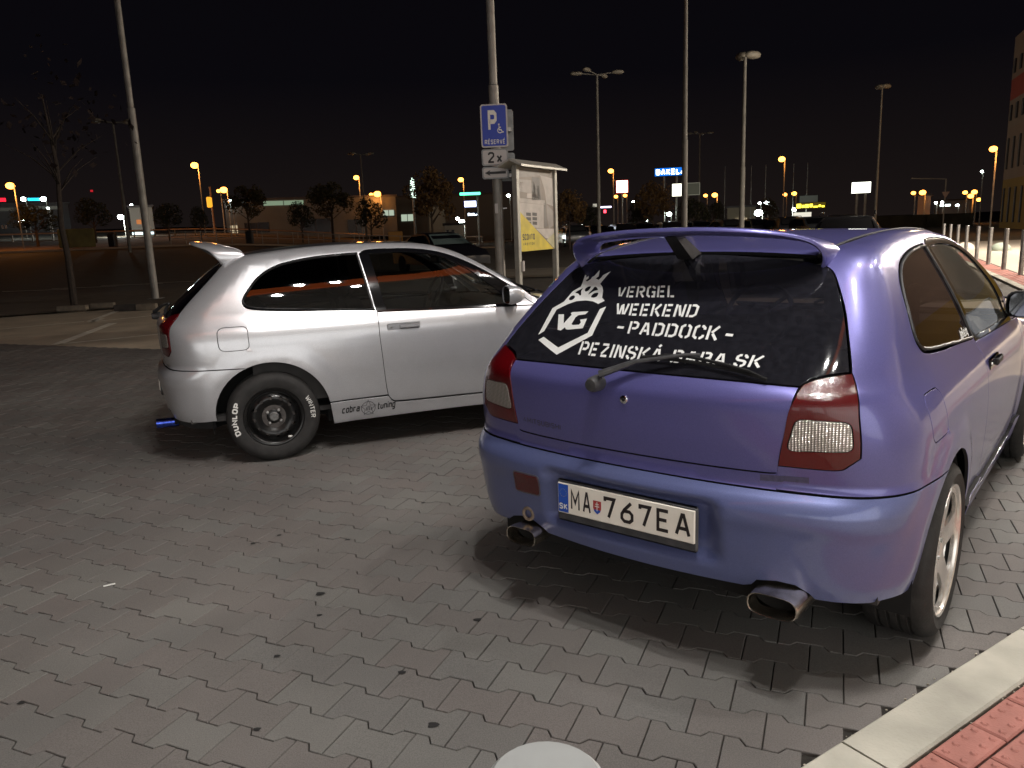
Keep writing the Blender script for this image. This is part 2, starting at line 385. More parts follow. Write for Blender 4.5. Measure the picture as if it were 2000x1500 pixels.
def Fb(P):
    x,y,z=P[...,0],P[...,1],P[...,2];ay=np.abs(y)
    X=-rearx(z)+.18*y*y+.06*y**4
    # licence plate recess
    X=X+.036*sst(ay,.355,.275)*sst(z,.360,.415)*sst(z,.600,.555)
    # lower lip of hatch crease
    W=halfw(z)+.022*sst(z,.9,1.1)*sst(x,.8,1.4)-.035*sst(x,-.05,-.75)-.02*sst(x,1.7,2.4)-.06*sst(x,2.3,3.2)
    # slight arch flares
    for xc in (0.,2.415):
        rr=np.sqrt((x-xc)**2+(z-.29)**2)
        W=W+.012*sst(rr,.50,.39)*(z<.75)
    T=roofz(x)-.045*y*y-.02*sst(x,1.25,2.2)*y*y
    side=ay-W;rear=X-x;roof=z-T;front=x-(frontx(z)-.35*y*y)
    g=sst(z,.90,1.05)
    f=smax(side,rear,.19*(1-g)+.15*g)
    f=smax(f,front,.30)
    f=smax(f,roof,.06)
    f=smax(f,.19-z+.0*x,.03)
    return f
XC=.15;ZC=.95;KF=.8;KV=.43
def cap_dir(u,v):
    u=np.asarray(u,float);v=np.asarray(v,float)
    L=KF*np.pi
    phi=np.clip(-u/KF,0,np.pi)
    x0=np.where(u>0,XC+u,np.where(u<-L,XC-(u+L),XC))
    z0=np.minimum(v,ZC);psi=np.maximum(v-ZC,0)/KV
    O=np.stack([x0,0*x0,z0],-1)
    D=np.stack([-np.sin(phi)*np.cos(psi),-np.cos(phi)*np.cos(psi),np.sin(psi)],-1)
    return O,D
def root(O,D,lo,hi,n=34):
    # last crossing from inside(lo) to outside(hi)
    lo=np.full(O.shape[:-1],float(lo));hi=np.full(O.shape[:-1],float(hi))
    for _ in range(n):
        m=(lo+hi)/2;f=Fb(O+D*m[...,None]);ins=f<0
        lo=np.where(ins,m,lo);hi=np.where(ins,hi,m)
    return O+D*hi[...,None]
def cap(u,v):
    O,D=cap_dir(u,v);return root(O,D,.02,1.3)
def cap_inv(p):
    x,y,z=p;L=KF*np.pi
    if x>XC:
        ho=abs(y);u=(x-XC) if y<0 else -L-(x-XC)
    else:
        dx=XC-x;ho=np.hypot(dx,y);phi=np.arctan2(dx,-y);u=-phi*KF
    v=z if z<ZC else ZC+KV*np.arctan2(z-ZC,ho)
    return np.array([u,v])
def rearc(y,z):
    y=np.asarray(y,float);O=np.stack([0*y+.1,y,np.asarray(z,float)+0*y],-1);D=np.zeros_like(O);D[...,0]=-1
    return root(O,D,0,1.2)
def roofc(x,y):
    x=np.asarray(x,float);O=np.stack([x,np.asarray(y,float)+0*x,0*x+.6],-1);D=np.zeros_like(O);D[...,2]=1
    return root(O,D,0,1.2)

# ------------------------------------------------------------------ car panels
def nrm(P):
    e = 1.5e-3; g = np.zeros_like(P)
    for i in range(3):
        d = np.zeros(3); d[i] = e; g[..., i] = Fb(P+d)-Fb(P-d)
    return g/(np.linalg.norm(g, axis=-1, keepdims=True)+1e-12)
CH = {'cap': (lambda q: cap(q[:, 0], q[:, 1]), lambda p: cap_inv(p)),
      'rear': (lambda q: rearc(q[:, 0], q[:, 1]), lambda p: np.array([p[1], p[2]])),
      'roof': (lambda q: roofc(q[:, 0], q[:, 1]), lambda p: np.array([p[0], p[1]])),
      'front': (lambda q: fcap(q[:, 0], q[:, 1]), None)}
def fcap(u, v):
    a = u/.75; O = np.stack([2.5+0*u, 0*u, v], -1); D = np.stack([np.sin(a), -np.cos(a), 0*a], -1)
    return root(O, D, .02, 1.2)
def flat(loop3, chart):
    return np.array([CH[chart][1](np.array(p, float)) for p in loop3])
def panel_mesh(name, chart, outer, holes=(), h=.032, depth=.012, ins=.0028, lift=0., m=None):
    bl = h*.55
    lo = [inset(resample(outer, bl), ins)]
    for q in holes:
        r = resample(q, bl); r = inset(r, -ins); lo.append(r)
    vv, T = tri2d(lo[0], lo[1:], h)
    P = CH[chart][0](vv); Nn = nrm(P); P = P+Nn*lift
    # orient outwards
    a = P[T[:, 1]]-P[T[:, 0]]; b = P[T[:, 2]]-P[T[:, 0]]
    s = np.einsum('ij,ij->i', np.cross(a, b), Nn[T[:, 0]])
    T[s < 0] = T[s < 0][:, ::-1]
    V = [tuple(p) for p in P]; Nl = [tuple(q) for q in Nn]; Fc = [tuple(int(i) for i in t) for t in T]
    if depth:
        for (i, j) in bedges(T):
            i, j = int(i), int(j); k = len(V)
            e = P[j]-P[i]; o = np.cross(e, Nn[i]); o = o/(np.linalg.norm(o)+1e-12)
            r = min(.0012, ins*.8)
            V += [tuple(P[i]), tuple(P[j]), tuple(P[j]+o*r-Nn[j]*.0012), tuple(P[i]+o*r-Nn[i]*.0012), tuple(P[j]+o*r-Nn[j]*depth), tuple(P[i]+o*r-Nn[i]*depth)]
            Nl += [tuple(Nn[i]), tuple(Nn[j])]+[tuple(o)]*4
            Fc += [(k+1, k, k+3, k+2), (k+2, k+3, k+5, k+4)]
    return V, Fc, Nl
def to_mesh(name, V, Fc, Nl, m):
    me = bpy.data.meshes.new(name); me.from_pydata(V, [], Fc); me.materials.append(m); me.shade_smooth()
    nt3 = sum(1 for q in Fc if len(q) == 3)
    if nt3 < len(Fc) and m.name.endswith('paint'):      # shade inside the shut lines, coloured onto their walls
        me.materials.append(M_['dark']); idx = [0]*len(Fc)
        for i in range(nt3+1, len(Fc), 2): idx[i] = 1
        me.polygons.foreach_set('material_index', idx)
    me.normals_split_custom_set_from_vertices(Nl); return me
PM = {}
def panel(name, key, chart, outer, holes=(), sides=('R',), parent=None, m=None, **kw):
    """sides: 'R' as given, 'L' mirrored; meshes cached per key so both cars share shapes"""
    out = []
    if key not in PM: PM[key] = panel_mesh(name, chart, outer, holes, **kw)
    V, Fc, Nl = PM[key]
    for sd in sides:
        if sd == 'L': me = to_mesh(name, [(x, -y, z) for x, y, z in V], [f[::-1] for f in Fc], [(x, -y, z) for x, y, z in Nl], m)
        else: me = to_mesh(name, V, Fc, Nl, m)
        out.append(link(bpy.data.objects.new(name, me), parent))
    return out
def arc(cx, cz, r, a0, a1, n, y=-.84):
    return [(cx+r*math.cos(math.radians(a0+(a1-a0)*k/n)), y, cz+r*math.sin(math.radians(a0+(a1-a0)*k/n))) for k in range(n+1)]
# --- outlines in car coordinates (x forward from rear axle, y left, z up), right side
TAIL_OUT = [(-.492, -.64, .98), (-.507, -.654, .957), (-.54, -.672, .915), (-.562, -.684, .873), (-.569, -.697, .80), (-.569, -.699, .762)]
TAIL_BOT = [(-.569, -.699, .749), (-.581, -.674, .727), (-.59, -.647, .711), (-.612, -.571, .709), (-.632, -.486, .710)]
GL_SIDE = [(-.207, -.461, 1.272), (-.222, -.495, 1.255), (-.249, -.518, 1.226), (-.326, -.566, 1.148), (-.41, -.605, 1.067), (-.492, -.64, .98)]
GL_TAIL = [(-.492, -.64, .98), (-.508, -.62, .978), (-.534, -.582, .971), (-.552, -.553, .963), (-.569, -.536, .952), (-.578, -.525, .942)]
ARCH = arc(0, .288, .362, 112, 10, 16)
side_loop = lambda: segs(flat([(-.633, -.485, .634), (-.60, -.60, .633), (-.515, -.763, .632), (-.434, -.81, .631), (-.213, -.85, .628), ARCH[0]], 'cap'),
    flat(ARCH, 'cap'), flat([ARCH[-1], (.744, -.823, .357)], 'cap'),
    flat([(.744, -.823, .357), (.734, -.833, .437), (.724, -.842, .583), (.714, -.838, .764), (.718, -.77, .914)], 'cap'),
    flat([(.718, -.77, .914), (.69, -.70, 1.08), (.655, -.60, 1.30)], 'cap'),
    flat([(.655, -.60, 1.30), (.70, -.59, 1.326), (.80, -.588, 1.332), (1.0, -.59, 1.322), (1.2, -.61, 1.285), (1.4, -.655, 1.20), (1.6, -.71, 1.078), (1.74, -.755, .972), (1.845, -.80, .885)], 'cap'),
    flat([(1.845, -.80, .885), (1.93, -.78, .885), (1.84, -.73, .945), (1.6, -.65, 1.105), (1.4, -.585, 1.232), (1.22, -.53, 1.318), (1.0, -.50, 1.352), (.70, -.485, 1.36), (.286, -.470, 1.35), (.007, -.452, 1.328), (-.14, -.445, 1.306), (-.207, -.461, 1.272)], 'cap'),
    flat(GL_SIDE, 'cap'), flat(TAIL_OUT, 'cap'), flat(TAIL_BOT, 'cap'), flat([TAIL_BOT[-1], (-.633, -.485, .634)], 'cap'))
QW = lambda: segs(flat([(.704, -.765, .926), (.672, -.68, 1.12), (.642, -.59, 1.306)], 'cap'),
    flat([(.642, -.59, 1.306), (.524, -.591, 1.303), (.334, -.598, 1.289), (.172, -.605, 1.26), (.071, -.618, 1.224), (-.008, -.64, 1.172), (-.074, -.678, 1.10), (-.112, -.706, 1.045), (-.112, -.72, 1.012), (-.085, -.73, .99), (-.03, -.74, .978), (.06, -.745, .968), (.4, -.76, .945), (.704, -.765, .926)], 'cap'))
FUEL = lambda: roundpoly(flat([(-.286, -.794, .884), (-.107, -.802, .884), (-.105, -.841, .742), (-.282, -.832, .738)], 'cap'), .035)
DOOR = lambda: segs(flat([(.718, -.77, .914), (.714, -.838, .764), (.724, -.842, .583), (.734, -.833, .437), (.745, -.823, .355)], 'cap'),
    flat([(.745, -.823, .355), (.775, -.815, .317), (.841, -.812, .306), (1.2, -.812, .303), (1.70, -.80, .300), (1.80, -.80, .306), (1.845, -.80, .34)], 'cap'),
    flat([(1.845, -.80, .34), (1.85, -.82, .6), (1.845, -.80, .885)], 'cap'), flat([(1.845, -.80, .885), (1.3, -.78, .898), (.718, -.77, .914)], 'cap'))
DWIN = lambda: segs(flat([(.782, -.76, .930), (.752, -.68, 1.11), (.722, -.60, 1.292)], 'cap'),
    flat([(.722, -.60, 1.292), (.913, -.60, 1.297), (1.109, -.612, 1.276), (1.238, -.634, 1.238), (1.375, -.675, 1.158), (1.509, -.72, 1.052), (1.60, -.75, .975), (1.648, -.78, .912)], 'cap'), flat([(1.648, -.78, .912), (.782, -.76, .930)], 'cap'))
WFRAME = lambda: segs(flat([(.718, -.77, .914), (.69, -.70, 1.08), (.655, -.60, 1.30)], 'cap'),
    flat([(.655, -.60, 1.30), (.70, -.59, 1.322), (.80, -.588, 1.330), (1.0, -.59, 1.320), (1.2, -.61, 1.283), (1.4, -.655, 1.197), (1.6, -.71, 1.072), (1.665, -.73, 1.023)], 'cap'),
    flat([(1.665, -.73, 1.023), (1.70, -.79, .888)], 'cap'), flat([(1.70, -.79, .888), (.718, -.77, .914)], 'cap'))
MTRI = lambda: segs(flat([(1.667, -.73, 1.020), (1.74, -.755, .970), (1.842, -.80, .888)], 'cap'), flat([(1.842, -.80, .888), (1.702, -.79, .890)], 'cap'), flat([(1.702, -.79, .890), (1.667, -.73, 1.02)], 'cap'))
SILL = lambda: segs(flat([ARCH[-1], (.374, -.80, .205)], 'cap'), flat([(.374, -.80, .205), (1.2, -.79, .215), (2.04, -.78, .21)], 'cap'), flat([(2.04, -.78, .21), (2.055, -.8, .335), (1.846, -.8, .335)], 'cap'),
    flat([(1.846, -.8, .335), (1.80, -.80, .304), (1.70, -.80, .298), (1.2, -.812, .301), (.841, -.812, .304), (.775, -.815, .315), (.744, -.823, .355)], 'cap'), flat([(.744, -.823, .355), ARCH[-1]], 'cap'))
FARCH = arc(2.415, .288, .362, 172, 8, 18)
FENDER = lambda: segs(flat([(1.85, -.80, .337), (2.055, -.8, .337)], 'cap'), flat(FARCH, 'cap'), flat([FARCH[-1], (2.80, -.78, .56), (2.88, -.74, .66), (2.8, -.70, .75), (2.5, -.72, .835), (2.2, -.73, .872), (1.95, -.745, .884)], 'cap'),
    flat([(1.95, -.745, .884), (1.85, -.80, .883)], 'cap'), flat([(1.85, -.80, .883), (1.855, -.82, .6), (1.85, -.80, .337)], 'cap'))
L0 = KF*math.pi
def mir_uv(l): return np.array([(-L0-u, v) for u, v in l])
def bumper_loop():
    top = flat([ARCH[0], (-.213, -.85, .626), (-.434, -.81, .629), (-.515, -.763, .630), (-.60, -.62, .631), (-.646, -.435, .632), (-.677, -.084, .635)], 'cap')
    top = catmull(top, 5); top = list(top)+[np.array([-L0-p[0], p[1]]) for p in top[::-1]][1:]
    arcd = flat(arc(0, .288, .362, 112, 178, 9), 'cap')
    bot = [(-.36, -.80, .299), (-.413, -.795, .296), (-.51, -.733, .292), (-.602, -.60, .303), (-.61, -.585, .32), (-.627, -.55, .344), (-.643, -.50, .349), (-.647, -.44, .341), (-.647, -.425, .320), (-.65, -.40, .312), (-.676, -.1, .310), (-.676, .1, .311),
           (-.65, .34, .316), (-.65, .36, .33), (-.64, .40, .35), (-.63, .47, .35), (-.62, .52, .335), (-.61, .56, .31), (-.51, .733, .292), (-.413, .795, .296), (-.36, .80, .299)]
    b = flat(bot, 'cap')
    am = [np.array([-L0-p[0], p[1]]) for p in arcd]
    o = list(arcd)+list(b)[1:]+list(am[::-1])[1:]+list(top[::-1])[1:-1]
    return np.array(o)
def torus(mb, c, R, r, ax=0, n=16, k=8):
    P = []
    for i in range(n):
        a = 2*math.pi*i/n
        for j in range(k):
            b = 2*math.pi*j/k; q = [(R+r*math.cos(b))*math.cos(a), (R+r*math.cos(b))*math.sin(a)]; q.insert(ax, r*math.sin(b)); P.append([c[t]+q[t] for t in range(3)])
    mb.add(P, [(i*k+j, ((i+1) % n)*k+j, ((i+1) % n)*k+(j+1) % k, i*k+(j+1) % k) for i in range(n) for j in range(k)])
# --- wheels: local axis Y, outer face toward -Y, centred at 0
def disc_panel(outer, holes, prof, h=.012):
    vv, T = tri2d(outer, holes, h)
    def f(p): r = np.hypot(p[0], p[1]); return (p[0], prof(r), p[1])
    P = np.array([f(p) for p in vv]); V = [tuple(p) for p in P]; k = len(V); V += [(a, b+.012, c) for a, b, c in V]
    Fc = [tuple(int(i) for i in t[::-1]) for t in T]+[tuple(int(i)+k for i in t) for t in T]
    for i, j in bedges(T): Fc.append((int(i), int(j), int(j)+k, int(i)+k))
    return V, Fc
def circ(cx, cy, r, n): return np.array([(cx+r*math.cos(2*math.pi*k/n), cy+r*math.sin(2*math.pi*k/n)) for k in range(n)])
def make_wheel(R, rr, wid, kind, parent, loc, flip, txt=False):
    """hub > tyre, rim, nuts"""
    hub = MB().lathe([(.0, .03), (.13, .03), (.13, .05), (.0, .05)], 28, axis='y').build('brake_disc', M_['brake'], parent, 40)
    hub.location = loc; hub.rotation_euler = (0, random.uniform(-.3, .3) if not txt else 0, math.pi if flip else 0)
    y0 = 0; w = wid
    pr = [(rr-.004, .006), (rr+.006, -.002), (rr+.016, -.006), ((R+rr)/2, -.013), (R-.035, -.010), (R-.018, -.002), (R-.007, .012), (R-.001, .026)]
    for gx in (.05, .082, .114, .146):
        pr += [(R, gx-.006), (R-.007, gx-.004), (R-.007, gx+.004), (R, gx+.006)]
    pr += [(R-.001, w-.026), (R-.007, w-.012), (R-.03, w-.001), (rr, w-.004), (rr-.004, w-.02), (rr-.01, .02)]
    t = MB().lathe(pr, 64, axis='y', close=True).build('tyre', M_['rubber'], hub, 35)
    if kind == 'steel':
        def prof(r):
            xs = [0, .035, .045, .062, .075, .10, .118, .135, .150, .158, .17]; ys = [.022, .022, .03, .036, .03, .016, .010, .016, .03, .036, .03]
            return float(np.interp(r, xs, ys))
        holes = [circ(.1255*math.cos(2*math.pi*k/12+.1), .1255*math.sin(2*math.pi*k/12+.1), .0135, 10) for k in range(12)]
        V, Fc = disc_panel(circ(0, 0, .160, 56), holes, prof, .011)
        mb = MB().add(V, Fc)
        mb.lathe([(.158, .034), (.163, .02), (.168, .012), (.176, .006), (rr-.001, .004), (rr+.002, -.004), (rr+.004, .002), (rr-.004, .02), (.170, .05), (.165, w-.03), (rr, w-.01)], 56, axis='y')
        r_ = mb.build('rim', M_['black_steel'], hub, 35)
        c = MB().lathe([(0, .010), (.024, .010), (.029, .014), (.030, .03)], 20, axis='y').build('centre_cap', M_['grey_cap'], hub, 30)
        for k in range(4):
            a = math.pi/4+k*math.pi/2+.12
            MB().lathe([(0, .008), (.006, .009), (.0095, .013), (.010, .034)], 10, c=(.05*math.cos(a), 0, .05*math.sin(a)), axis='y').build('wheel_nut', M_['nut'], hub, 30)
        # white balance mark
        a0 = math.radians(-58); MB().sphere((.163*math.cos(a0), .002, .163*math.sin(a0)), .011, 10, 6, (1.3, .4, .7)).build('balance_weight', M_['white_paint'], hub, 60)
        # flat ring of lettering on the sidewall
        for s, a_mid, hgt, xs, wob in (('DUNLOP', 177, .034, 1.0, .25), ('WINTER', 11.5, .030, 1.0, .17)):
            q, W_ = text_quads(s, wob, .14, xs=xs); mb = MB(); sc = hgt; ra = (R+rr)/2+.004; span = math.radians(51 if s[0] == 'D' else 35)
            def fn(a, b):
                th = math.radians(a_mid)-(a/W_-.5)*span; r = ra+(b-.5)*sc; return (r*math.cos(th), -.0145-.0006, r*math.sin(th))
            if s == 'WINTER':
                pass
            put_quads(mb, q, fn); mb.build('white_lettering', M_['white_paint'], hub)
    else:
        def prof(r):
            return float(np.interp(r, [0, .03, .06, .12, .19, rr], [.030, .032, .022, .012, .006, .004]))
        holes = []
        for k in range(5):
            a = 2*math.pi*k/5+math.pi/2+math.pi/5
            def pt(r, da): return (r*math.cos(a+da), r*math.sin(a+da))
            hp = [pt(.085, -.14), pt(.13, -.33), (pt(.195, -.40)), pt(.203, -.2), pt(.205, 0), pt(.203, .2), pt(.195, .40), pt(.13, .33), pt(.085, .14)]
            holes.append(roundpoly(hp, .02, 3))
        V, Fc = disc_panel(circ(0, 0, rr-.006, 70), [resample(q, .012) for q in holes], prof, .014)
        mb = MB().add([(a, b, c) for a, b, c in V], Fc)
        mb.lathe([(rr-.008, .006), (rr-.004, -.003), (rr+.003, -.007), (rr+.005, 0), (rr-.006, .02), (rr-.016, .05), (rr-.018, w-.03), (rr, w-.01)], 60, axis='y')
        mb.build('rim', M_['alloy'], hub, 30)
        MB().lathe([(0, .020), (.026, .021), (.030, .026), (.031, .04)], 20, axis='y').build('centre_cap', M_['alloy'], hub, 30)
        for k in range(5):
            a = 2*math.pi*k/5+.3
            MB().lathe([(0, .020), (.008, .020), (.009, .03)], 8, c=(.052*math.cos(a), 0, .052*math.sin(a)), axis='y').build('wheel_nut', M_['nut'], hub, 30)
    return hub

# ------------------------------------------------------------------ car
def seat(parent, x, y, m):
    mb = MB(); mb.box((x, y, .42), (.50, .48, .16), ch=.05)
    prof = [(x-.22, .46, .24), (x-.27, .62, .25), (x-.33, .80, .24), (x-.37, .95, .20), (x-.385, .99, .12)]
    P = []; 
    for px, pz, hw in prof:
        P += [(px-.06, y-hw, pz), (px+.02, y-hw*1.02, pz), (px+.06, y-hw*.7, pz), (px+.06, y+hw*.7, pz), (px+.02, y+hw*1.02, pz), (px-.06, y+hw, pz)]
    F = [(i*6+k, i*6+(k+1) % 6, (i+1)*6+(k+1) % 6, (i+1)*6+k) for i in range(4) for k in range(6)]+[(24, 25, 26, 27, 28, 29)]
    mb.add(P, F); s = mb.build('seat', m, parent, 60)
    h = MB(); h.box((x-.40, y, 1.07), (.09, .25, .15), ch=.035); h.tube([(x-.385, y-.06, .95), (x-.40, y-.06, 1.04)], .007, 6); h.tube([(x-.385, y+.06, .95), (x-.40, y+.06, 1.04)], .007, 6); h.build('headrest', m, s, 60)
def build_car(name, pos, yaw, P, label, cat, kind):
    A = kind == 'silver'
    c = empty(name, (pos[0], pos[1], 0), yaw, label, cat)
    blk = M_['black_trim']; RL = ('R', 'L')
    panel('side_panel', 'side', 'cap', side_loop(), [QW(), FUEL()], RL, c, P, h=.034)
    pf = panel('fuel_door', 'fuel', 'cap', FUEL(), [], ('R',), c, P, h=.03, ins=.002)
    qg = M_['tint_dark'] if A else M_['tint_mid']
    panel('quarter_window', 'qw', 'cap', QW(), [], RL, c, qg, h=.03, ins=.004, lift=-.002, depth=.006)
    # thin rubber seal round the quarter window
    q = resample(inset(resample(QW(), .02), .006), .02)
    for sd in RL:
        pts = CH['cap'][0](np.append(q, q[:1], 0)); pts = pts+nrm(pts)*.001
        if sd == 'L': pts = pts*np.array([1, -1, 1])
        MB().tube(pts, .006, 6, caps=False).build('window_seal', blk, c, 60)
    ds = panel('door', 'door', 'cap', DOOR(), [], RL, c, P, h=.034)
    panel('window_frame', 'wf', 'cap', WFRAME(), [DWIN()], RL, c, M_['gloss_black'], h=.03, lift=.001)
    panel('door_window', 'dw', 'cap', DWIN(), [], RL, c, M_['tint_light'] if A else M_['tint_dust'], h=.03, ins=.001, lift=-.004, depth=.004)
    mt = panel('mirror_base', 'mtri', 'cap', MTRI(), [], RL, c, P if A else P, h=.03)
    panel('side_skirt', 'sill', 'cap', SILL(), [], RL, c, P, h=.03, lift=.016 if A else 0, depth=.03)
    panel('front_fender', 'fender', 'cap', FENDER(), [], RL, c, P, h=.05)
    # roof, windscreen, bonnet
    rp = [(-.166, .43), (.007, .440), (.286, .458), (.7, .473), (1.0, .488), (1.2, .515)]
    ro = segs([(x, -y) for x, y in rp], [(1.2, -.515), (1.235, -.25), (1.245, 0), (1.235, .25), (1.2, .515)], [(x, y) for x, y in rp[::-1]], [(-.166, .43), (-.158, 0), (-.166, -.43)])
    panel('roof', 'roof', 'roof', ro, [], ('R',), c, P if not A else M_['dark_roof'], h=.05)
    wp = segs([(1.205, -.512), (1.4, -.575), (1.6, -.64), (1.84, -.72)], [(1.84, -.72), (1.93, -.4), (1.955, 0), (1.93, .4), (1.84, .72)], [(1.84, .72), (1.6, .64), (1.4, .575), (1.205, .512)], [(1.205, .512), (1.24, .25), (1.25, 0), (1.24, -.25), (1.205, -.512)])
    panel('windscreen', 'wscr', 'roof', wp, [], ('R',), c, M_['tint_light'], h=.06, ins=.004, lift=-.002)
    hp = segs([(1.95, -.735), (2.2, -.72), (2.5, -.71), (2.8, -.69), (2.9, -.66)], [(2.9, -.66), (3.0, -.4), (3.03, 0), (3.0, .4), (2.9, .66)], [(2.9, .66), (2.8, .69), (2.5, .71), (2.2, .72), (1.95, .735)], [(1.95, .735), (2.02, .4), (2.04, 0), (2.02, -.4), (1.95, -.735)])
    panel('bonnet', 'hood', 'roof', hp, [], ('R',), c, P, h=.07)
    MB().box((1.99, 0, .885), (.10, 1.25, .02), ch=.008).build('cowl_grille', blk, c)
    for yy, x1 in ((-.30, .35), (.25, .30)):
        mb = MB(); mb.tube([(1.99, yy, .915), (1.95, yy-.1, .955), (1.88, yy-.42, .985)], .009, 6); mb.tube([(1.93, yy-.15, .965), (1.83, yy-.05+.0, 1.02), (1.90, yy-.5, .975)], .006, 6); mb.build('front_wiper', blk, c, 50)
    # front end
    e0 = .12; u1 = .75*math.pi
    fo = np.array([(e0, .23), (u1-e0, .23), (u1-e0, .52), (u1-.32, .56), (.32, .56), (e0, .52)]); fo = resample(fo, .05)
    panel('front_bumper', 'fb', 'front', fo, [], ('R',), c, P, h=.06)
    panel('front_grille', 'fg', 'front', resample(np.array([(.95, .57), (u1-.95, .57), (u1-.95, .69), (.95, .69)]), .04), [], ('R',), c, blk, h=.06)
    panel('headlight', 'hl', 'front', resample(np.array([(.45, .575), (.93, .575), (.93, .695), (.50, .70)]), .04), [], RL, c, M_['lens_clear'], h=.05)
    # hatch: glass and lower panel
    gs = [(p[1], p[2]) for p in GL_SIDE]; gt = [(p[1], p[2]) for p in GL_TAIL]
    gb = [(-.525, .942), (-.3, .948), (0, .950), (.3, .948), (.525, .942)]
    mi = lambda l: [(-a, b) for a, b in l[::-1]]
    ho = segs(gs, gt, gb, mi(gt), mi(gs), [(.461, 1.272), (.364, 1.288), (.116, 1.306), (-.116, 1.306), (-.364, 1.288), (-.461, 1.272)])
    hg = panel('hatch_window', 'hg', 'rear', ho, [], ('R',), c, M_['tint_hatch'] if not A else M_['tint_black'], h=.03, ins=.003)[0]
    tin = [(-.525, .940), (-.520, .90), (-.507, .82), (-.492, .735), (-.488, .695)]
    hb = segs(tin, [(-.488, .695), (-.470, .684), (-.3, .683), (0, .684), (.3, .683), (.470, .684), (.488, .695)], mi(tin), gb[::-1])
    hatch = panel('hatch_panel', 'hp', 'rear', hb, [], ('R',), c, P, h=.03)[0]
    ap = segs([(-.484, .706), (-.484, .634)], [(-.484, .634), (0, .6365), (.484, .634)], [(.484, .634), (.484, .706)], [(.484, .694), (.466, .681), (.3, .680), (0, .681), (-.3, .680), (-.466, .681), (-.484, .694)])
    panel('rear_apron', 'ap', 'rear', ap, [], ('R',), c, P, h=.03, ins=.0006)
    # tail lights
    TL = segs(flat(GL_TAIL, 'cap'), flat([GL_TAIL[-1], (-.609, -.524, .922), (-.631, -.512, .883), (-.634, -.502, .821), (-.632, -.486, .712)], 'cap'), flat(TAIL_BOT[::-1], 'cap'), flat(TAIL_OUT[::-1], 'cap'))
    CL = roundpoly(flat([(-.626, -.532, .856), (-.583, -.672, .853), (-.581, -.682, .770), (-.630, -.510, .760)], 'cap'), .02)
    tl = panel('tail_light', 'tl', 'cap', TL, [CL], RL, c, M_['lens_red'], h=.02, ins=.003, lift=.003, depth=.02)
    for o, sd in zip(tl, RL):
        panel('reversing_lens', 'tc', 'cap', CL, [], (sd,), o, M_['lens_fluted'], h=.02, ins=.001, lift=.0045, depth=.006)
        s = 1 if sd == 'R' else -1
        # reflector bowl and bulb behind the lens
        MB().lathe([(.0, .03), (.03, .025), (.05, 0)], 14, c=(-.585, -.60*s, .81), axis='x').build('reflector', M_['chrome'], o, 50)
    # bumper
    bp = panel('rear_bumper', 'rb', 'cap', bumper_loop(), [], ('R',), c, P if A else M_['bumper_blue'], h=.018, depth=.03, lift=.0)[0]
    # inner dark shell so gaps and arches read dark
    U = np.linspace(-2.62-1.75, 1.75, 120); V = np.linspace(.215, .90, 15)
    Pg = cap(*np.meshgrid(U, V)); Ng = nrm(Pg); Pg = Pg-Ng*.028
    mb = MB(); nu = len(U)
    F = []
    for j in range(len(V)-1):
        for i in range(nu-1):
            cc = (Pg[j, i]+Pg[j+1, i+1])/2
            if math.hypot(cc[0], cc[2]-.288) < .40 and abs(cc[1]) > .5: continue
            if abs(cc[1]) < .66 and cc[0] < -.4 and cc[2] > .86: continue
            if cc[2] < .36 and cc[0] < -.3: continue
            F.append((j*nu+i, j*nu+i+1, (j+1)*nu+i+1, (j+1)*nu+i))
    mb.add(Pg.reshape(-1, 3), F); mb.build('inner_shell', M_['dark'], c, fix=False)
    # wheel housings
    mb = MB()
    for xc in (0, 2.415):
        for s in (1, -1):
            P2 = []; n = 16
            for k in range(n+1):
                a = math.radians(-12+204*k/n)
                for yy in (.815, .60): P2.append((xc+.375*math.cos(a), s*yy, .288+.375*math.sin(a)))
            F = [(2*k, 2*k+1, 2*k+3, 2*k+2) for k in range(n)]; k0 = len(P2); P2.append((xc, s*.60, .30)); F += [(2*k+1, k0, 2*k+3) for k in range(n)]
            mb.add(P2, F)
    mb.box((1.2, 0, .24), (1.7, 1.45, .08)); mb.box((-.40, 0, .36), (.42, 1.15, .20)); mb.box((2.8, 0, .28), (.5, 1.2, .12))
    mb.tube([(-.05, -.7, .27), (-.05, .7, .27)], .035, 10); mb.tube([(.9, .2, .19), (-.3, .25, .22), (-.5, .3, .25)], .03, 8)
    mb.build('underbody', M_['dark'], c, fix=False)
    # floor, bulkheads, lining, dash
    mb = MB(); mb.box((.75, 0, .30), (2.5, 1.5, .03)); mb.box((-.35, 0, .62), (.35, 1.1, .30)); mb.box((-.25, 0, .86), (.45, 1.15, .025)); mb.box((2.0, 0, .6), (.05, 1.4, .5))
    mb.box((1.72, 0, .80), (.42, 1.40, .17), ch=.06); mb.box((1.52, .36, .88), (.16, .42, .09), ch=.03); mb.box((1.1, 0, .45), (.8, .2, .2), ch=.04)
    for s in (1, -1): mb.box((.9, s*.745, .62), (2.0, .05, .50)); 
    mb.build('cabin_interior', M_['cabin'], c)
    xs = np.linspace(-.12, 1.2, 14); ys = np.linspace(-.5, .5, 8); X, Y = np.meshgrid(xs, ys, indexing='ij'); R3 = roofc(X, Y); R3[..., 2] -= .03
    MB().add(R3.reshape(-1, 3), [(i*8+j, i*8+j+1, (i+1)*8+j+1, (i+1)*8+j) for i in range(13) for j in range(7)]).build('headlining', M_['lining'], c)
    for s in (1, -1): seat(c, .98, s*.36, M_['seat'])
    mb = MB(); mb.box((.22, 0, .48), (.42, 1.15, .16), ch=.05); mb.box((-.02, 0, .74), (.14, 1.12, .46), ch=.05); mb.build('rear_bench', M_['seat'], c)
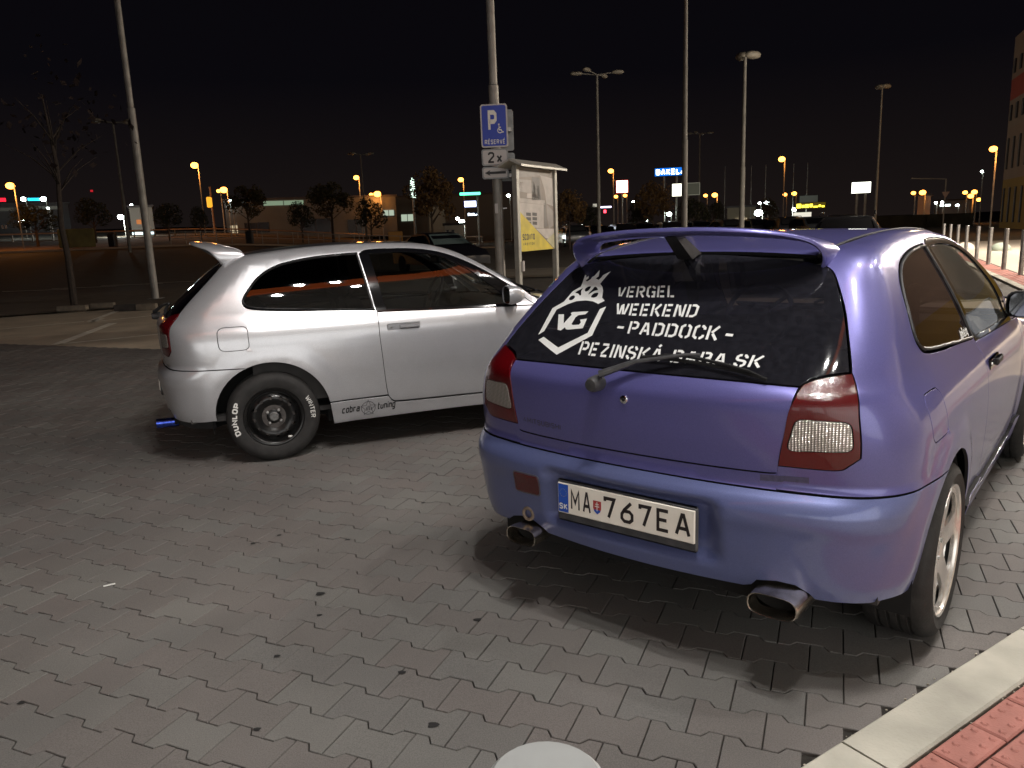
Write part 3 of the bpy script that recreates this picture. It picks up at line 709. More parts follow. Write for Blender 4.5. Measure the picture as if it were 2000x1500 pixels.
    mb = MB(); P_ = []
    torus(mb, (0, 0, 0), .185, .014, 0, 24, 8); mb.box((.0, 0, 0), (.04, .12, .10), ch=.02)
    for a in (0, 140, 220): mb.tube([(0, 0, 0), (0, .18*math.sin(math.radians(a+90)), .18*math.cos(math.radians(a+90)))], .012, 6)
    sw = mb.build('steering_wheel', blk, c, 60); sw.location = (1.38, .36, .90); sw.rotation_euler = (0, math.radians(25), 0)
    MB().box((1.33, 0, 1.215), (.03, .22, .06), ch=.012).build('interior_mirror', blk, c)
    # door mirrors
    for s in (1, -1):
        mb = MB(); my = -.86*s; mx = 1.655
        R8 = [(-.055, .078, .098), (-.03, .088, .108), (.03, .075, .09), (.065, .045, .055), (.075, .015, .02)]
        P2 = []; 
        for dx, hw, hh in R8:
            for k in range(14):
                a = 2*math.pi*k/14; ca, sa = math.cos(a), math.sin(a)
                P2.append((mx+dx, my+hw*np.sign(ca)*abs(ca)**.6, .975+hh*.62*np.sign(sa)*abs(sa)**.6))
        F = [(i*14+k, i*14+(k+1) % 14, (i+1)*14+(k+1) % 14, (i+1)*14+k) for i in range(4) for k in range(14)]+[tuple(range(56, 70))]
        mb.add(P2, F); mb.box((mx+.02, -.795*s, .925), (.06, .08, .03), ch=.01); mm = mb.build('door_mirror', P if A else M_['black_trim'], c, 50)
        MB().add([(mx-.05, my+.070*np.sign(math.cos(2*math.pi*k/14))*abs(math.cos(2*math.pi*k/14))**.6, .975+.058*np.sign(math.sin(2*math.pi*k/14))*abs(math.sin(2*math.pi*k/14))**.6) for k in range(14)], [tuple(range(14))]).build('mirror_glass', M_['mirror'], mm)
    # door handles
    for o, s in zip(ds, (1, -1)):
        pl = cap(np.array([.845-XC, .985-XC]), np.array([.803, .803])); yy = pl[0, 1]
        mb = MB(); mb.box((.88, (yy+.002)*s, .812), (.225, .012, .046), ch=.005); hb_ = mb.build('handle_plate', P if A else M_['gloss_black'], o, 40)
        mb = MB(); mb.box((.915, (yy-.014)*s, .815), (.135, .016, .030), ch=.006); mb.box((.86, (yy-.008)*s, .815), (.02, .02, .024)); mb.box((.975, (yy-.008)*s, .815), (.02, .02, .024)); mb.build('handle', P if A else M_['black_trim'], hb_, 40)
        MB().lathe([(0, -.002), (.008, -.001), (.009, .004)], 12, c=(.795, (yy-.006)*s, .813), axis='y').build('key_lock', M_['nut'], hb_, 40)
    # roof gutter strips
    for s in (1, -1):
        pts = roofc(np.array([p[0] for p in rp]), np.array([p[1]+.006 for p in rp])*s); pts = np.array(catmull(list(pts), 4))
        MB().tube(pts-np.array([0, 0, .002]), .007, 6).build('gutter_strip', blk, c, 50)
    # spoiler
    zt = .012 if A else 0.
    path = []
    foot = [(-.462, 1.262, .18, -.135), (-.470, 1.284, .185, -.145), (-.472, 1.306, .19, -.16), (-.462, 1.328+zt, .195, -.185), (-.435, 1.347+zt, .19, -.22), (-.385, 1.362+zt, .18, -.265), (-.30, 1.375+zt, .17, -.305), (-.16, 1.385+zt, .165, -.333), (0, 1.388+zt, .16, -.343)]
    full = foot+[(-y, z, ch, xc) for y, z, ch, xc in foot[::-1][1:]]
    fp = catmull([np.array(q) for q in full], 3); P2 = []; n = 16
    for i, (y, z, ch, xc) in enumerate(fp):
        a, b = fp[max(i-1, 0)], fp[min(i+1, len(fp)-1)]; t = np.array([b[0]-a[0], b[1]-a[1]]); t /= np.linalg.norm(t); nx = np.array([-t[1], t[0]])
        th = .0105+.0045*min(1, max(0, (.44-abs(y))/.12))
        for k in range(n):
            w = 2*math.pi*k/n; cw, sw_ = math.cos(w), math.sin(w); ex = np.sign(cw)*abs(cw)**.55*ch/2; hgt = th*np.sign(sw_)*abs(sw_)**.45*(1 if cw < 0 else 1-.35*cw)
            tilt = -ex*.06
            if cw < 0 and sw_ < 0: ex *= 1-.30*abs(sw_)
            P2.append((xc+ex, y+nx[0]*hgt, z+nx[1]*hgt+tilt*abs(nx[1])))
    m_ = len(fp); F = [(i*n+k, i*n+(k+1) % n, (i+1)*n+(k+1) % n, (i+1)*n+k) for i in range(m_-1) for k in range(n)]+[tuple(range(n)), tuple(range((m_-1)*n, m_*n))]
    sp = MB().add(P2, F).build('spoiler', P, c, 60)
    mb = MB(); mb.add([(-.37, -.022, 1.374), (-.37, .022, 1.374), (-.31, .022, 1.374), (-.31, -.022, 1.374), (-.255, -.028, 1.292), (-.255, .028, 1.292), (-.18, .028, 1.31), (-.18, -.028, 1.31)], [(0, 1, 2, 3), (0, 4, 5, 1), (1, 5, 6, 2), (2, 6, 7, 3), (3, 7, 4, 0), (4, 7, 6, 5)]); mb.build('spoiler_support', M_['black_trim'], sp)
    # hatch details
    def on_rear(y, z, off=.0):
        p = rearc(np.array([y]), np.array([z]))[0]; return p+nrm(p[None])[0]*off
    MB().lathe([(0, -.004), (.011, -.004), (.014, -.002), (.0155, .004)], 18, c=tuple(on_rear(0, .866, .001)), axis='x').build('hatch_lock', M_['chrome'], hatch, 40)
    MB().lathe([(0, -.0055), (.006, -.0055), (.006, -.003)], 12, c=tuple(on_rear(0, .866, .001)), axis='x').build('keyhole', M_['dark'], hatch, 40)
    wpv = on_rear(.10, .905, .012)
    mb = MB(); mb.lathe([(0, -.045), (.02, -.043), (.026, -.03), (.028, .012)], 16, c=tuple(wpv), axis='x')
    a1 = on_rear(.08, .915, .045); a2 = on_rear(-.02, .955, .04); a3 = on_rear(-.17, .990, .03)
    mb.tube([a1, a1*.6+a2*.4, a2], [.019, .016, .013], 8, sq=(1, .7)); mb.tube([a2, a3, on_rear(-.215, .996, .024)], [.012, .008, .007], 8, sq=(1, .7))
    wa = mb.build('wiper_arm', M_['wiper'], hatch, 50)
    bl = [on_rear(y, z, .014) for y, z in [(-.02, .984), (-.12, .984), (-.23, .978), (-.34, .966), (-.435, .948)]]
    bt = [on_rear(y, z, .024) for y, z in [(-.10, .988), (-.17, .990), (-.23, .984), (-.30, .975), (-.38, .961)]]
    mb = MB(); mb.tube(bl, .006, 6); mb.tube(bt, .0055, 6)
    for i in (0, 2, 4): mb.tube([bt[i], bl[min(i, 4)]], .004, 5)
    mb.build('wiper_blade', M_['dark'], wa, 50)
    # bumper details
    if not A:
        r = roundpoly(np.array([(.354, .541), (.482, .536), (.482, .461), (.358, .468)]), .012)
        fr = panel('fog_light', 'fog', 'rear', inset(resample(r, .01), -.006), [], ('R',), c, M_['grey_seal'], h=.02, ins=.0, lift=.002)[0]
        panel('fog_lens', 'fogl', 'rear', r, [], ('R',), fr, M_['lens_red'], h=.02, ins=.001, lift=.004)
        mk = np.array([(-.436, .676), (-.571, .682), (-.571, .662), (-.436, .656)])
        panel('badge_mark', 'mk', 'cap', np.array([cap_inv(rearc(np.array([a]), np.array([b]))[0]) for a, b in resample(mk, .02)]), [], ('R',), c, M_['ghost'], h=.02, ins=.0, lift=.0006, depth=0)  # dark mark left by a removed badge
        mb = MB(); torus(mb, (-.66, .43, .375), .022, .0065, 0); mb.tube([(-.62, .43, .375), (-.655, .43, .375)], .008, 6); mb.build('towing_eye', M_['rusty'], c, 60)
    # number plate on a holder
    px = -.699
    ph = MB().box((px+.008, 0, .478), (.014, .535, .150), ch=.006).build('plate_holder', M_['plate_holder'], c, 40)
    if A: 
        pass
    pl = MB().box((px-.001, 0, .489), (.008, .522, .112), ch=.003).build('number_plate', M_['plate_white'], ph, 40)
    def pf2(a, b, off): return (px-.005-off, -(a-.26), .434+b)
    mb = MB(); mb.add([pf2(*q, .0006) for q in ((.003, .004), (.045, .004), (.045, .106), (.003, .106))], [(0, 1, 2, 3)]); mb.build('country_strip', M_['eu_blue'], pl)
    q, W_ = text_quads('SK', .2, .2); mb = MB(); put_quads(mb, q, lambda a, b: pf2(.024-(W_*.010)+a*.02, .014+b*.022, .0012)); mb.build('country_letters', M_['white_paint'], pl)
    mb = MB()
    for k in range(12):
        a = 2*math.pi*k/12; cx, cy = .024+.014*math.cos(a), .075+.014*math.sin(a); mb.add([pf2(cx+.0016*math.cos(t), cy+.0016*math.sin(t), .0012) for t in (0, 1.57, 3.14, 4.71)], [(0, 1, 2, 3)])
    mb.build('star_ring', M_['yellow_p'], pl)
    txt = ('MA', '767EA')
    xx = .058
    for s_, x0, x1 in ((txt[0], .056, .138), (txt[1], .190, .508)):
        q, W_ = text_quads(s_, .15, .30 if len(s_) < 3 else .27); kx = (x1-x0)/W_; mb = MB(); put_quads(mb, q, lambda a, b: pf2(x0+a*kx, .017+b*.078, .0012)); mb.build('plate_characters', M_['plate_ink'], pl)
    sh = [(.148, .072), (.180, .072), (.180, .045), (.176, .034), (.164, .024), (.152, .034), (.148, .045)]
    MB().add([pf2(a, b, .0012) for a, b in sh], [tuple(range(7))]).build('coat_of_arms', M_['crest_red'], pl)
    MB().add([pf2(a, b, .0016) for a, b in [(.150, .040), (.178, .040), (.175, .033), (.164, .025), (.153, .033)]], [(0, 1, 2, 3, 4)]).build('crest_base', M_['eu_blue'], pl)
    mb = MB()
    for a, b, w, h_ in ((.164, .052, .003, .032), (.164, .060, .014, .003), (.164, .052, .018, .003)): mb.add([pf2(a+dx*w/2, b+dz*h_/2, .002) for dx, dz in ((-1, -1), (1, -1), (1, 1), (-1, 1))], [(0, 1, 2, 3)])
    mb.build('crest_cross', M_['white_paint'], pl)
    # exhaust tips
    def oval(cy, cz, x0, x1, hw, hh, nm, m1, sh=.5):
        P2 = []; n = 24
        for (xx, k1) in ((x1, .97), (x0+.012, 1.), (x0, .985), (x0+.001, .93), (x0+.02, .90), (x1, .86)):
            for k in range(n):
                a = 2*math.pi*k/n; ca, sa = math.cos(a), math.sin(a); P2.append((xx, cy+hw*k1*np.sign(ca)*abs(ca)**sh, cz+hh*k1*np.sign(sa)*abs(sa)**.8))
        F = [(i*n+k, i*n+(k+1) % n, (i+1)*n+(k+1) % n, (i+1)*n+k) for i in range(5) for k in range(n)]
        o = MB().add(P2, F).build(nm, m1, c, 50)
        MB().add([(x0+.06, cy+hw*.9*math.cos(2*math.pi*k/16), cz+hh*.9*math.sin(2*math.pi*k/16)) for k in range(16)], [tuple(range(16))]).build('pipe_bore', M_['dark'], o)
    if A:
        oval(-.40, .238, -.735, -.60, .032, .032, 'exhaust_tip', M_['blue_tip'], 1.0)
        v = segs(flat([(-.36, -.80, .297), (-.413, -.795, .294), (-.51, -.733, .290), (-.602, -.60, .30)], 'cap'), flat([(-.602, -.60, .30), (-.60, -.58, .25), (-.50, -.72, .238), (-.40, -.78, .240), (-.352, -.79, .245)], 'cap'), flat([(-.352, -.79, .245), (-.36, -.80, .297)], 'cap'))
        panel('rear_valance', 'va', 'cap', v, [], RL, c, blk, h=.03, lift=-.01, depth=.02)
    else:
        oval(-.512, .302, -.715, -.50, .076, .036, 'exhaust_tip', M_['steel_tip']); oval(.428, .304, -.715, -.50, .068, .034, 'exhaust_tip', M_['steel_tip'])
    # wheels
    R, rr, w = (.291, .186, .185) if A else (.303, .222, .205)
    yo = -.832 if A else -.842
    for x in (0, 2.415):
        make_wheel(R, rr, w, 'steel' if A else 'alloy', c, (x, yo, R), False, txt=A)
        make_wheel(R, rr, w, 'steel' if A else 'alloy', c, (x, -yo, R), True, txt=A)
    return c, hg, hatch

# ------------------------------------------------------------------ materials in use
M_ = dict(
 silver=paint('silver_paint', (.60, .61, .635), .31, .54, .10, (.20, .19, .17)),
 violet=paint('violet_paint', (.125, .12, .345), .33, .42, .12, (.15, .14, .18)), bumper_blue=paint('bumper_paint', (.125, .15, .33), .40, .38, .16, (.15, .16, .20)),
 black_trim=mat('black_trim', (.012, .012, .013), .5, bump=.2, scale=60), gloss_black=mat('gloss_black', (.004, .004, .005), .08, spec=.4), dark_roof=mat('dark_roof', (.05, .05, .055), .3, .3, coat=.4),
 dark=mat('dark_void', (.006, .006, .006), .9), wiper=mat('wiper_grey', (.045, .045, .047), .5, noise=.3, scale=30), cabin=mat('cabin_plastic', (.035, .033, .032), .7, noise=.2, scale=12),
 seat=mat('seat_fabric', (.05, .048, .05), .95, noise=.35, scale=40, bump=.3), lining=mat('headlining', (.16, .15, .14), .95), grey_seal=mat('grey_seal', (.10, .095, .12), .4),
 tint_dark=glass('glass_dark_tint', (.10, .10, .11), boost=1.25), tint_mid=glass('glass_mid_tint', (.09, .08, .085), .10, (.10, .05, .06), boost=1.1), tint_light=glass('glass_light', (.62, .66, .64), boost=1.25),
 tint_dust=glass('glass_dusty', (.60, .62, .60), .14, (.18, .18, .16), boost=1.1), tint_black=glass('glass_black', (.04, .04, .045), boost=1.2), tint_hatch=glass('glass_hatch', (.07, .065, .07), .16, (.10, .10, .13), .05),
 mirror=mat('mirror_dark', (.22, .23, .25), .06, 1), chrome=mat('chrome', (.75, .75, .76), .12, 1), nut=mat('nut_steel', (.55, .55, .54), .35, .9, noise=.2, scale=80), steel_tip=mat('exhaust_steel', (.80, .74, .64), .24, 1, noise=.25, scale=16, var=(.40, .34, .27)),
 blue_tip=mat('heat_blued_steel', (.08, .14, .75), .2, 1, noise=.5, scale=30), rusty=mat('rusty_steel', (.22, .17, .13), .7, .3, noise=.4, scale=50),
 rubber=mat('tyre_rubber', (.022, .021, .020), .72, noise=.35, scale=18, bump=.35, bscale=120), black_steel=mat('black_steel', (.009, .009, .009), .28, .2, noise=.4, scale=30, coat=.2), grey_cap=mat('grey_cap', (.17, .17, .165), .5, .3, noise=.3, scale=60),
 alloy=mat('alloy_paint', (.80, .77, .72), .24, .75, noise=.18, scale=14), brake=mat('brake_disc', (.10, .09, .085), .5, .6, noise=.4, scale=30),
 white_paint=mat('white_lettering', (.78, .78, .74), .6, noise=.08, scale=60), plate_white=mat('plate_white', (.92, .87, .77), .45, noise=.07, scale=9), plate_ink=mat('plate_ink', (.02, .015, .015), .5), plate_holder=mat('plate_holder', (.06, .06, .065), .6, noise=.3, scale=20),
 eu_blue=mat('eu_blue', (.02, .09, .48), .45), yellow_p=mat('star_yellow', (.35, .35, .12), .5), crest_red=mat('crest_red', (.42, .05, .05), .5), ghost=mat('badge_residue', (.085, .08, .15), .55, .2, noise=.2, scale=90),
 sticker=mat('sticker_vinyl', (.74, .75, .73), .5, noise=.05, scale=30))
def lens(name, col, trans, sc):
    m, t, b = node_mat(name); b.inputs['Base Color'].default_value = (*col, 1); b.inputs['Roughness'].default_value = .12; b.inputs['Coat Weight'].default_value = .5; b.inputs['Coat Roughness'].default_value = .02
    co = t.nodes.new('ShaderNodeTexCoord'); w = t.nodes.new('ShaderNodeTexWave'); w.bands_direction = 'Z'; w.inputs['Scale'].default_value = sc; w.inputs['Distortion'].default_value = 0
    w2 = t.nodes.new('ShaderNodeTexWave'); w2.bands_direction = 'Y'; w2.inputs['Scale'].default_value = sc*.6
    t.links.new(co.outputs['Object'], w.inputs[0]); t.links.new(co.outputs['Object'], w2.inputs[0])
    ad = t.nodes.new('ShaderNodeMath'); ad.operation = 'MULTIPLY'; t.links.new(w.outputs['Fac'], ad.inputs[0]); t.links.new(w2.outputs['Fac'], ad.inputs[1])
    bp = t.nodes.new('ShaderNodeBump'); bp.inputs['Strength'].default_value = .8 if trans else .12; bp.inputs['Distance'].default_value = .003
    t.links.new(ad.outputs[0], bp.inputs['Height']); t.links.new(bp.outputs[0], b.inputs['Normal'])
    if trans:
        mx = t.nodes.new('ShaderNodeMix'); mx.data_type = 'RGBA'; mx.inputs[6].default_value = (*[c*.35 for c in col], 1); mx.inputs[7].default_value = (*col, 1)
        t.links.new(ad.outputs[0], mx.inputs[0]); t.links.new(mx.outputs[2], b.inputs['Base Color']); b.inputs['Metallic'].default_value = .55
    else:
        n = t.nodes.new('ShaderNodeTexNoise'); n.inputs['Scale'].default_value = 9; t.links.new(co.outputs['Object'], n.inputs[0])
        mx = t.nodes.new('ShaderNodeMix'); mx.data_type = 'RGBA'; mx.inputs[6].default_value = (*[c*.5 for c in col], 1); mx.inputs[7].default_value = (*col, 1); t.links.new(n.outputs[0], mx.inputs[0]); t.links.new(mx.outputs[2], b.inputs['Base Color'])
        b.inputs['Subsurface Weight'].default_value = 0
    return m
M_['lens_red'] = lens('red_lens', (.115, .002, .004), 0, 120); M_['lens_fluted'] = lens('fluted_lens', (.80, .74, .66), 1, 60); M_['lens_clear'] = lens('clear_lens', (.6, .6, .6), 1, 20)
# ------------------------------------------------------------------ terrain
def sst1(x, a, b):
    t = min(max((x-a)/(b-a), 0), 1); return t*t*(3-2*t)
def gz(x, y):
    r = math.hypot(x, y)
    if y <= 1 or r < 30: return 0.
    f = sst1(-x/y, .02, .42); return .0345*min(r-30, 110)*f
def sheet(name, pts, m, lift=.004, parent=None, step=None):
    mb = MB(); mb.add([(x, y, gz(x, y)+lift) for x, y in pts], [tuple(range(len(pts)))]); return mb.build(name, m, parent)
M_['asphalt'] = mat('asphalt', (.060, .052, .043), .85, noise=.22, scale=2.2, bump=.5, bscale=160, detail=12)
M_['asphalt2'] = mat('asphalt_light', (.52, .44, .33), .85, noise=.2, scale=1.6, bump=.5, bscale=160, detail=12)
rs = [0, 3, 8, 14, 20, 26, 30, 34, 38, 42, 47, 52, 57, 60.5, 61.2, 64, 70, 78, 86, 100, 120, 140, 200, 400, 900, 2000]
na = 120; mb = MB(); P = []
for r in rs:
    for k in range(na):
        a = 2*math.pi*k/na; x, y = r*math.sin(a), r*math.cos(a); P.append((x, y, gz(x, y)-.022))
mb.add(P, [(i*na+k, i*na+(k+1) % na, (i+1)*na+(k+1) % na, (i+1)*na+k) for i in range(len(rs)-1) for k in range(na)])
tag(mb.build('ground', M_['asphalt']), 'dark night-time ground running out to the horizon', kind='structure')
# ------------------------------------------------------------------ interlocking paving
EA = np.array([math.cos(math.radians(-23.1)), math.sin(math.radians(-23.1))]); EN = np.array([-EA[1], EA[0]])
PU, PV = .2073, .1447; A0, N0 = -2.724, 2.26
KERB = [(-5.5, -2.25), (.73, 1.77), (1.74, 2.42), (3.55, 3.62), (5.3, 5.3), (7.3, 9.3), (9.18, 13.64), (10.8, 17.21), (16.2, 29.1), (20, 37.5)]
KERBn = np.array(catmull(KERB, 6))
def kside(p):   # signed distance to the kerb line, >0 on the carriageway side
    a = KERBn[:-1]; b = KERBn[1:]; ab = b-a; t = np.clip(np.sum((p-a)*ab, 1)/np.sum(ab*ab, 1), 0, 1); q = a+t[:, None]*ab; d = np.linalg.norm(p-q, axis=1); i = d.argmin()
    s = ab[i][0]*(p[1]-a[i][1])-ab[i][1]*(p[0]-a[i][0]); return math.copysign(d[i], s)
def paver_outline(c=.0):
    h = .0135; r = .010; u = PU; o = []
    top = [(0, h), (u*.25-r, h), (u*.25+r, -h), (u*.75-r, -h), (u*.75+r, h), (u, h)]
    bot = [(0, -h), (u*.25-r, -h), (u*.25+r, h), (u*.75-r, h), (u*.75+r, -h), (u, -h)]
    o = [(a, b) for a, b in bot]+[(a, PV+b) for a, b in top[::-1]]
    return inset(np.array(o), c)
def paver_geo():
    o0, o1 = paver_outline(.0018), paver_outline(.0034); n = len(o0)
    V = [(a, b, 0) for a, b in o1]+[(a, b, -.0025) for a, b in o0]+[(a, b, -.02) for a, b in o0]
    F = [tuple(range(n))]+[(i, i+n, (i+1) % n+n, (i+1) % n) for i in range(n)]+[(i+n, i+2*n, (i+1) % n+2*n, (i+1) % n+n) for i in range(n)]
    return V, F
def paver_mat():
    m, t, b = node_mat('paver_concrete'); N = t.nodes.new; L = t.links.new
    co = N('ShaderNodeTexCoord'); ge = N('ShaderNodeNewGeometry'); oi = N('ShaderNodeObjectInfo'); at_ = N('ShaderNodeAttribute'); at_.attribute_name = 'tone'
    ad = N('ShaderNodeMath'); ad.operation = 'ADD'; L(oi.outputs['Random'], ad.inputs[0]); L(at_.outputs['Fac'], ad.inputs[1]); fr = N('ShaderNodeMath'); fr.operation = 'FRACT'; L(ad.outputs[0], fr.inputs[0])
    r1 = N('ShaderNodeValToRGB'); r1.color_ramp.elements[0].color = (.148, .138, .128, 1); r1.color_ramp.elements[1].color = (.166, .160, .147, 1)
    e = r1.color_ramp.elements.new(.35); e.color = (.158, .142, .132, 1); e = r1.color_ramp.elements.new(.7); e.color = (.150, .145, .136, 1)
    L(fr.outputs[0], r1.inputs[0])
    n = N('ShaderNodeTexNoise'); n.inputs['Scale'].default_value = 1.3; n.inputs['Detail'].default_value = 7; L(ge.outputs['Position'], n.inputs['Vector'])
    n2 = N('ShaderNodeTexNoise'); n2.inputs['Scale'].default_value = 260; n2.inputs['Detail'].default_value = 3; L(ge.outputs['Position'], n2.inputs['Vector'])
    m1 = N('ShaderNodeMapRange'); m1.inputs[1].default_value = .3; m1.inputs[2].default_value = .7; m1.inputs[3].default_value = .78; m1.inputs[4].default_value = 1.12; L(n.outputs[0], m1.inputs[0])
    m2 = N('ShaderNodeMapRange'); m2.inputs[1].default_value = .25; m2.inputs[2].default_value = .75; m2.inputs[3].default_value = .72; m2.inputs[4].default_value = 1.3; L(n2.outputs[0], m2.inputs[0])
    mu = N('ShaderNodeMath'); mu.operation = 'MULTIPLY'; L(m1.outputs[0], mu.inputs[0]); L(m2.outputs[0], mu.inputs[1])
    vm = N('ShaderNodeVectorMath'); vm.operation = 'SCALE'; L(r1.outputs[0], vm.inputs[0]); L(mu.outputs[0], vm.inputs['Scale']); L(vm.outputs[0], b.inputs['Base Color'])
    b.inputs['Roughness'].default_value = .8
    bp = N('ShaderNodeBump'); bp.inputs['Strength'].default_value = .5; bp.inputs['Distance'].default_value = .0015; L(n2.outputs[0], bp.inputs['Height']); L(bp.outputs[0], b.inputs['Normal'])
    return m
M_['paver'] = paver_mat(); M_['joint'] = mat('joint_sand', (.03, .026, .022), .95, noise=.4, scale=50)
paving = MB()
far_edge = 7.62
lat = lambda a, n: EA*a+EN*n
mbp = MB(); mbp.quad(*[(*lat(a, n), -.011) for a, n in ((-16, -4), (14, -4), (14, far_edge), (-16, far_edge))]); paving_o = mbp.build('paving', M_['joint']); tag(paving_o, 'grey interlocking concrete paving in front of the store', kind='structure')
PVV, PVF = paver_geo(); pme = bpy.data.meshes.new('paver'); pme.from_pydata(PVV, [], PVF); pme.materials.append(M_['paver'])
cand = []
for j in range(-42, int((far_edge-N0)/PV)+1):
    n0 = N0+(j-1)*PV; par = 0 if j % 2 == 0 else .5
    for i in range(-75, 75):
        a0 = A0+(i+par)*PU; c = lat(a0+PU/2, n0+PV/2)
        if n0+PV > far_edge+.02: continue
        q = CR@np.array([c[0], c[1], -CAMH]); 
        if q[2] < .3: vis = False; u = v = 0
        else: u, v = 1000+FPX*q[0]/q[2], 750-FPX*q[1]/q[2]; vis = -60 < u < 2060 and 400 < v < 1560
        ks = kside(c)
        if ks < -.05: continue
        dcam = math.hypot(c[0], c[1])
        if not vis and (dcam > 5 and (abs(u-1000) > 1700 or q[2] < .3)): continue
        hidden = False
        cand.append((vis, (q[2] if q[2] > 0 else 99), a0, n0))
cand.sort(key=lambda t: (not t[0], t[1]))
AR = math.atan2(EA[1], EA[0]); rest = []
for k, (vis, dz, a0, n0) in enumerate(cand):
    p = lat(a0, n0); z = random.uniform(-.0012, .0012)
    if k < 300:
        o = bpy.data.objects.new('paver', pme); o.location = (p[0], p[1], z); o.rotation_euler = (random.uniform(-.004, .004), random.uniform(-.004, .004), AR); link(o, paving_o)
    else: rest.append((p[0], p[1], z))
VV = np.array(PVV); ca, sa = math.cos(AR), math.sin(AR); nV = len(VV); RX = VV[:, 0]*ca-VV[:, 1]*sa; RY = VV[:, 0]*sa+VV[:, 1]*ca
rest = np.array(rest); XX = rest[:, 0:1]+RX; YY = rest[:, 1:2]+RY; ZZ = rest[:, 2:3]+VV[:, 2]
allv = np.stack([XX, YY, ZZ], -1).reshape(-1, 3); keepF = [f for f in PVF[:1+len(PVV)//3]]
allf = [tuple(i+k*nV for i in f) for k in range(len(rest)) for f in keepF]
me = bpy.data.meshes.new('paver_field'); me.from_pydata(allv.tolist(), [], allf); me.materials.append(M_['paver'])
at_ = me.attributes.new('tone', 'FLOAT', 'POINT'); tv = np.repeat(np.random.RandomState(3).rand(len(rest)), nV); at_.data.foreach_set('value', tv.astype(np.float32))
o = bpy.data.objects.new('paver_field', me); link(o, paving_o); o['kind'] = 'stuff'
# stains and litter on the paving
M_['gum'] = mat('gum_stain', (.018, .017, .017), .8)
for x, y, s in [(-.81, 2.88, 1), (-.77, 2.7, .6), (-.16, 2.62, .8), (-.85, 2.42, .6), (-.4, 2.29, .7), (-.27, 2.01, .9), (-.79, 2.02, .6), (-.81, 3.43, .7), (-1.16, 3.52, .6), (-1.26, 3.43, .6), (.02, 1.83, .5), (-.5, 3.9, .6), (.3, 1.72, .5), (-2.1, 2.7, .5), (-1.6, 2.2, .6)]:
    n = 12; a0 = random.random(); P = [(x+.016*s*(1+.25*math.sin(3*t+a0*6))*math.cos(t)*1.15, y+.016*s*(1+.2*math.cos(2*t))*math.sin(t), .0022) for t in [2*math.pi*k/n for k in range(n)]]
    MB().add(P, [tuple(range(n))]).build('gum_stain', M_['gum'], paving_o)
MB().box((-1.74, 3.03, .004), (.045, .010, .003), rz=.5).build('litter_scrap', M_['white_paint'])
tag(bpy.data.objects['litter_scrap'], 'small white scrap of litter lying on the pavers at the left', 'litter')
# ------------------------------------------------------------------ car park beyond: lighter asphalt, markings
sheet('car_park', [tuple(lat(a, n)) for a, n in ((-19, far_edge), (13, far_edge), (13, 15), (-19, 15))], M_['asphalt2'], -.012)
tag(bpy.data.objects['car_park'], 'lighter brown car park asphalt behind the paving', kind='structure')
M_['line'] = mat('line_paint', (.85, .80, .68), .8, noise=.2, scale=9, bump=.3)
def stripe(p, q, w, nm='line_marking'):
    p, q = np.array(p, float), np.array(q, float); d = (q-p)/np.linalg.norm(q-p); n = np.array([-d[1], d[0]])*w/2
    k = 8; mb = MB()
    for i in range(k):
        a, b = p+(q-p)*i/k, p+(q-p)*(i+1)/k; mb.add([(*(a-n), gz(*a)-.006), (*(b-n), gz(*b)-.006), (*(b+n), gz(*b)-.006), (*(a+n), gz(*a)-.006)], [(0, 1, 2, 3)])
    return mb
mk = MB()
for p, q, w in [((-6.72, 11.28), (-7.30, 14.1), .16), ((-7.9, 14.45), (-8.02, 15.1), .14), ((-8.0, 14.6), (-8.9, 18.3), .13), ((-6.7, 11.33), (-4.4, 12.9), .09), ((-9.3, 13.7), (-8.1, 14.6), .10), ((-7.9, 14.5), (-7.1, 15.3), .1), ((-12.5, 11.3), (-9.6, 13.5), .1)]:
    s = stripe(p, q, w); mk.add(s.v, s.f)
tag(mk.build('parking_lines', M_['line']), 'worn white parking bay lines on the asphalt at the left', kind='structure')
mk = MB()
for i in range(9):
    p = at(60+95*i, 548-6*i, 30); s = stripe((p[0]-1.0, p[1]), (p[0]+1.0, p[1]+.4), .14); mk.add(s.v, s.f)
tag(mk.build('lane_dashes', M_['line']), 'faint dashed lane line on the dark road behind the silver car', kind='structure')
# ------------------------------------------------------------------ kerb and pavement of the store side
M_['kerb'] = mat('kerb_concrete', (.43, .41, .345), .85, noise=.26, scale=3.5, bump=.5, bscale=120); M_['brick'] = mat('red_tactile', (.38, .155, .125), .85, noise=.16, scale=11, bump=.5, bscale=140); M_['pale'] = mat('pale_paving', (.44, .38, .31), .85, noise=.10, scale=3, bump=.3, bscale=90)
kl = KERBn; seg = np.linalg.norm(np.diff(kl, axis=0), axis=1); cum = np.concatenate([[0], np.cumsum(seg)])
def kp(s, off=0.):
    s = min(max(s, 0), cum[-1]-1e-6); i = int(np.searchsorted(cum, s, 'right')-1); t = (s-cum[i])/seg[i]; p = kl[i]*(1-t)+kl[i+1]*t
    a, b = kl[max(i-1, 0)], kl[min(i+2, len(kl)-1)]; d = (b-a)/np.linalg.norm(b-a); n = np.array([d[1], -d[0]]); return p+n*off, math.atan2(d[1], d[0])
sj = cum[[i for i in range(len(kl)) if np.allclose(kl[i], KERB[1], atol=1e-6)][0]]+.15
kerb = MB().add([(*kp(s, o_)[0], -.02) for s in np.linspace(0, cum[-1], 60) for o_ in (0, .17)], [(2*i, 2*i+2, 2*i+3, 2*i+1) for i in range(59)]).build('kerb', M_['joint']); tag(kerb, 'pale concrete kerb edging the pavement', kind='structure')
s = sj-6
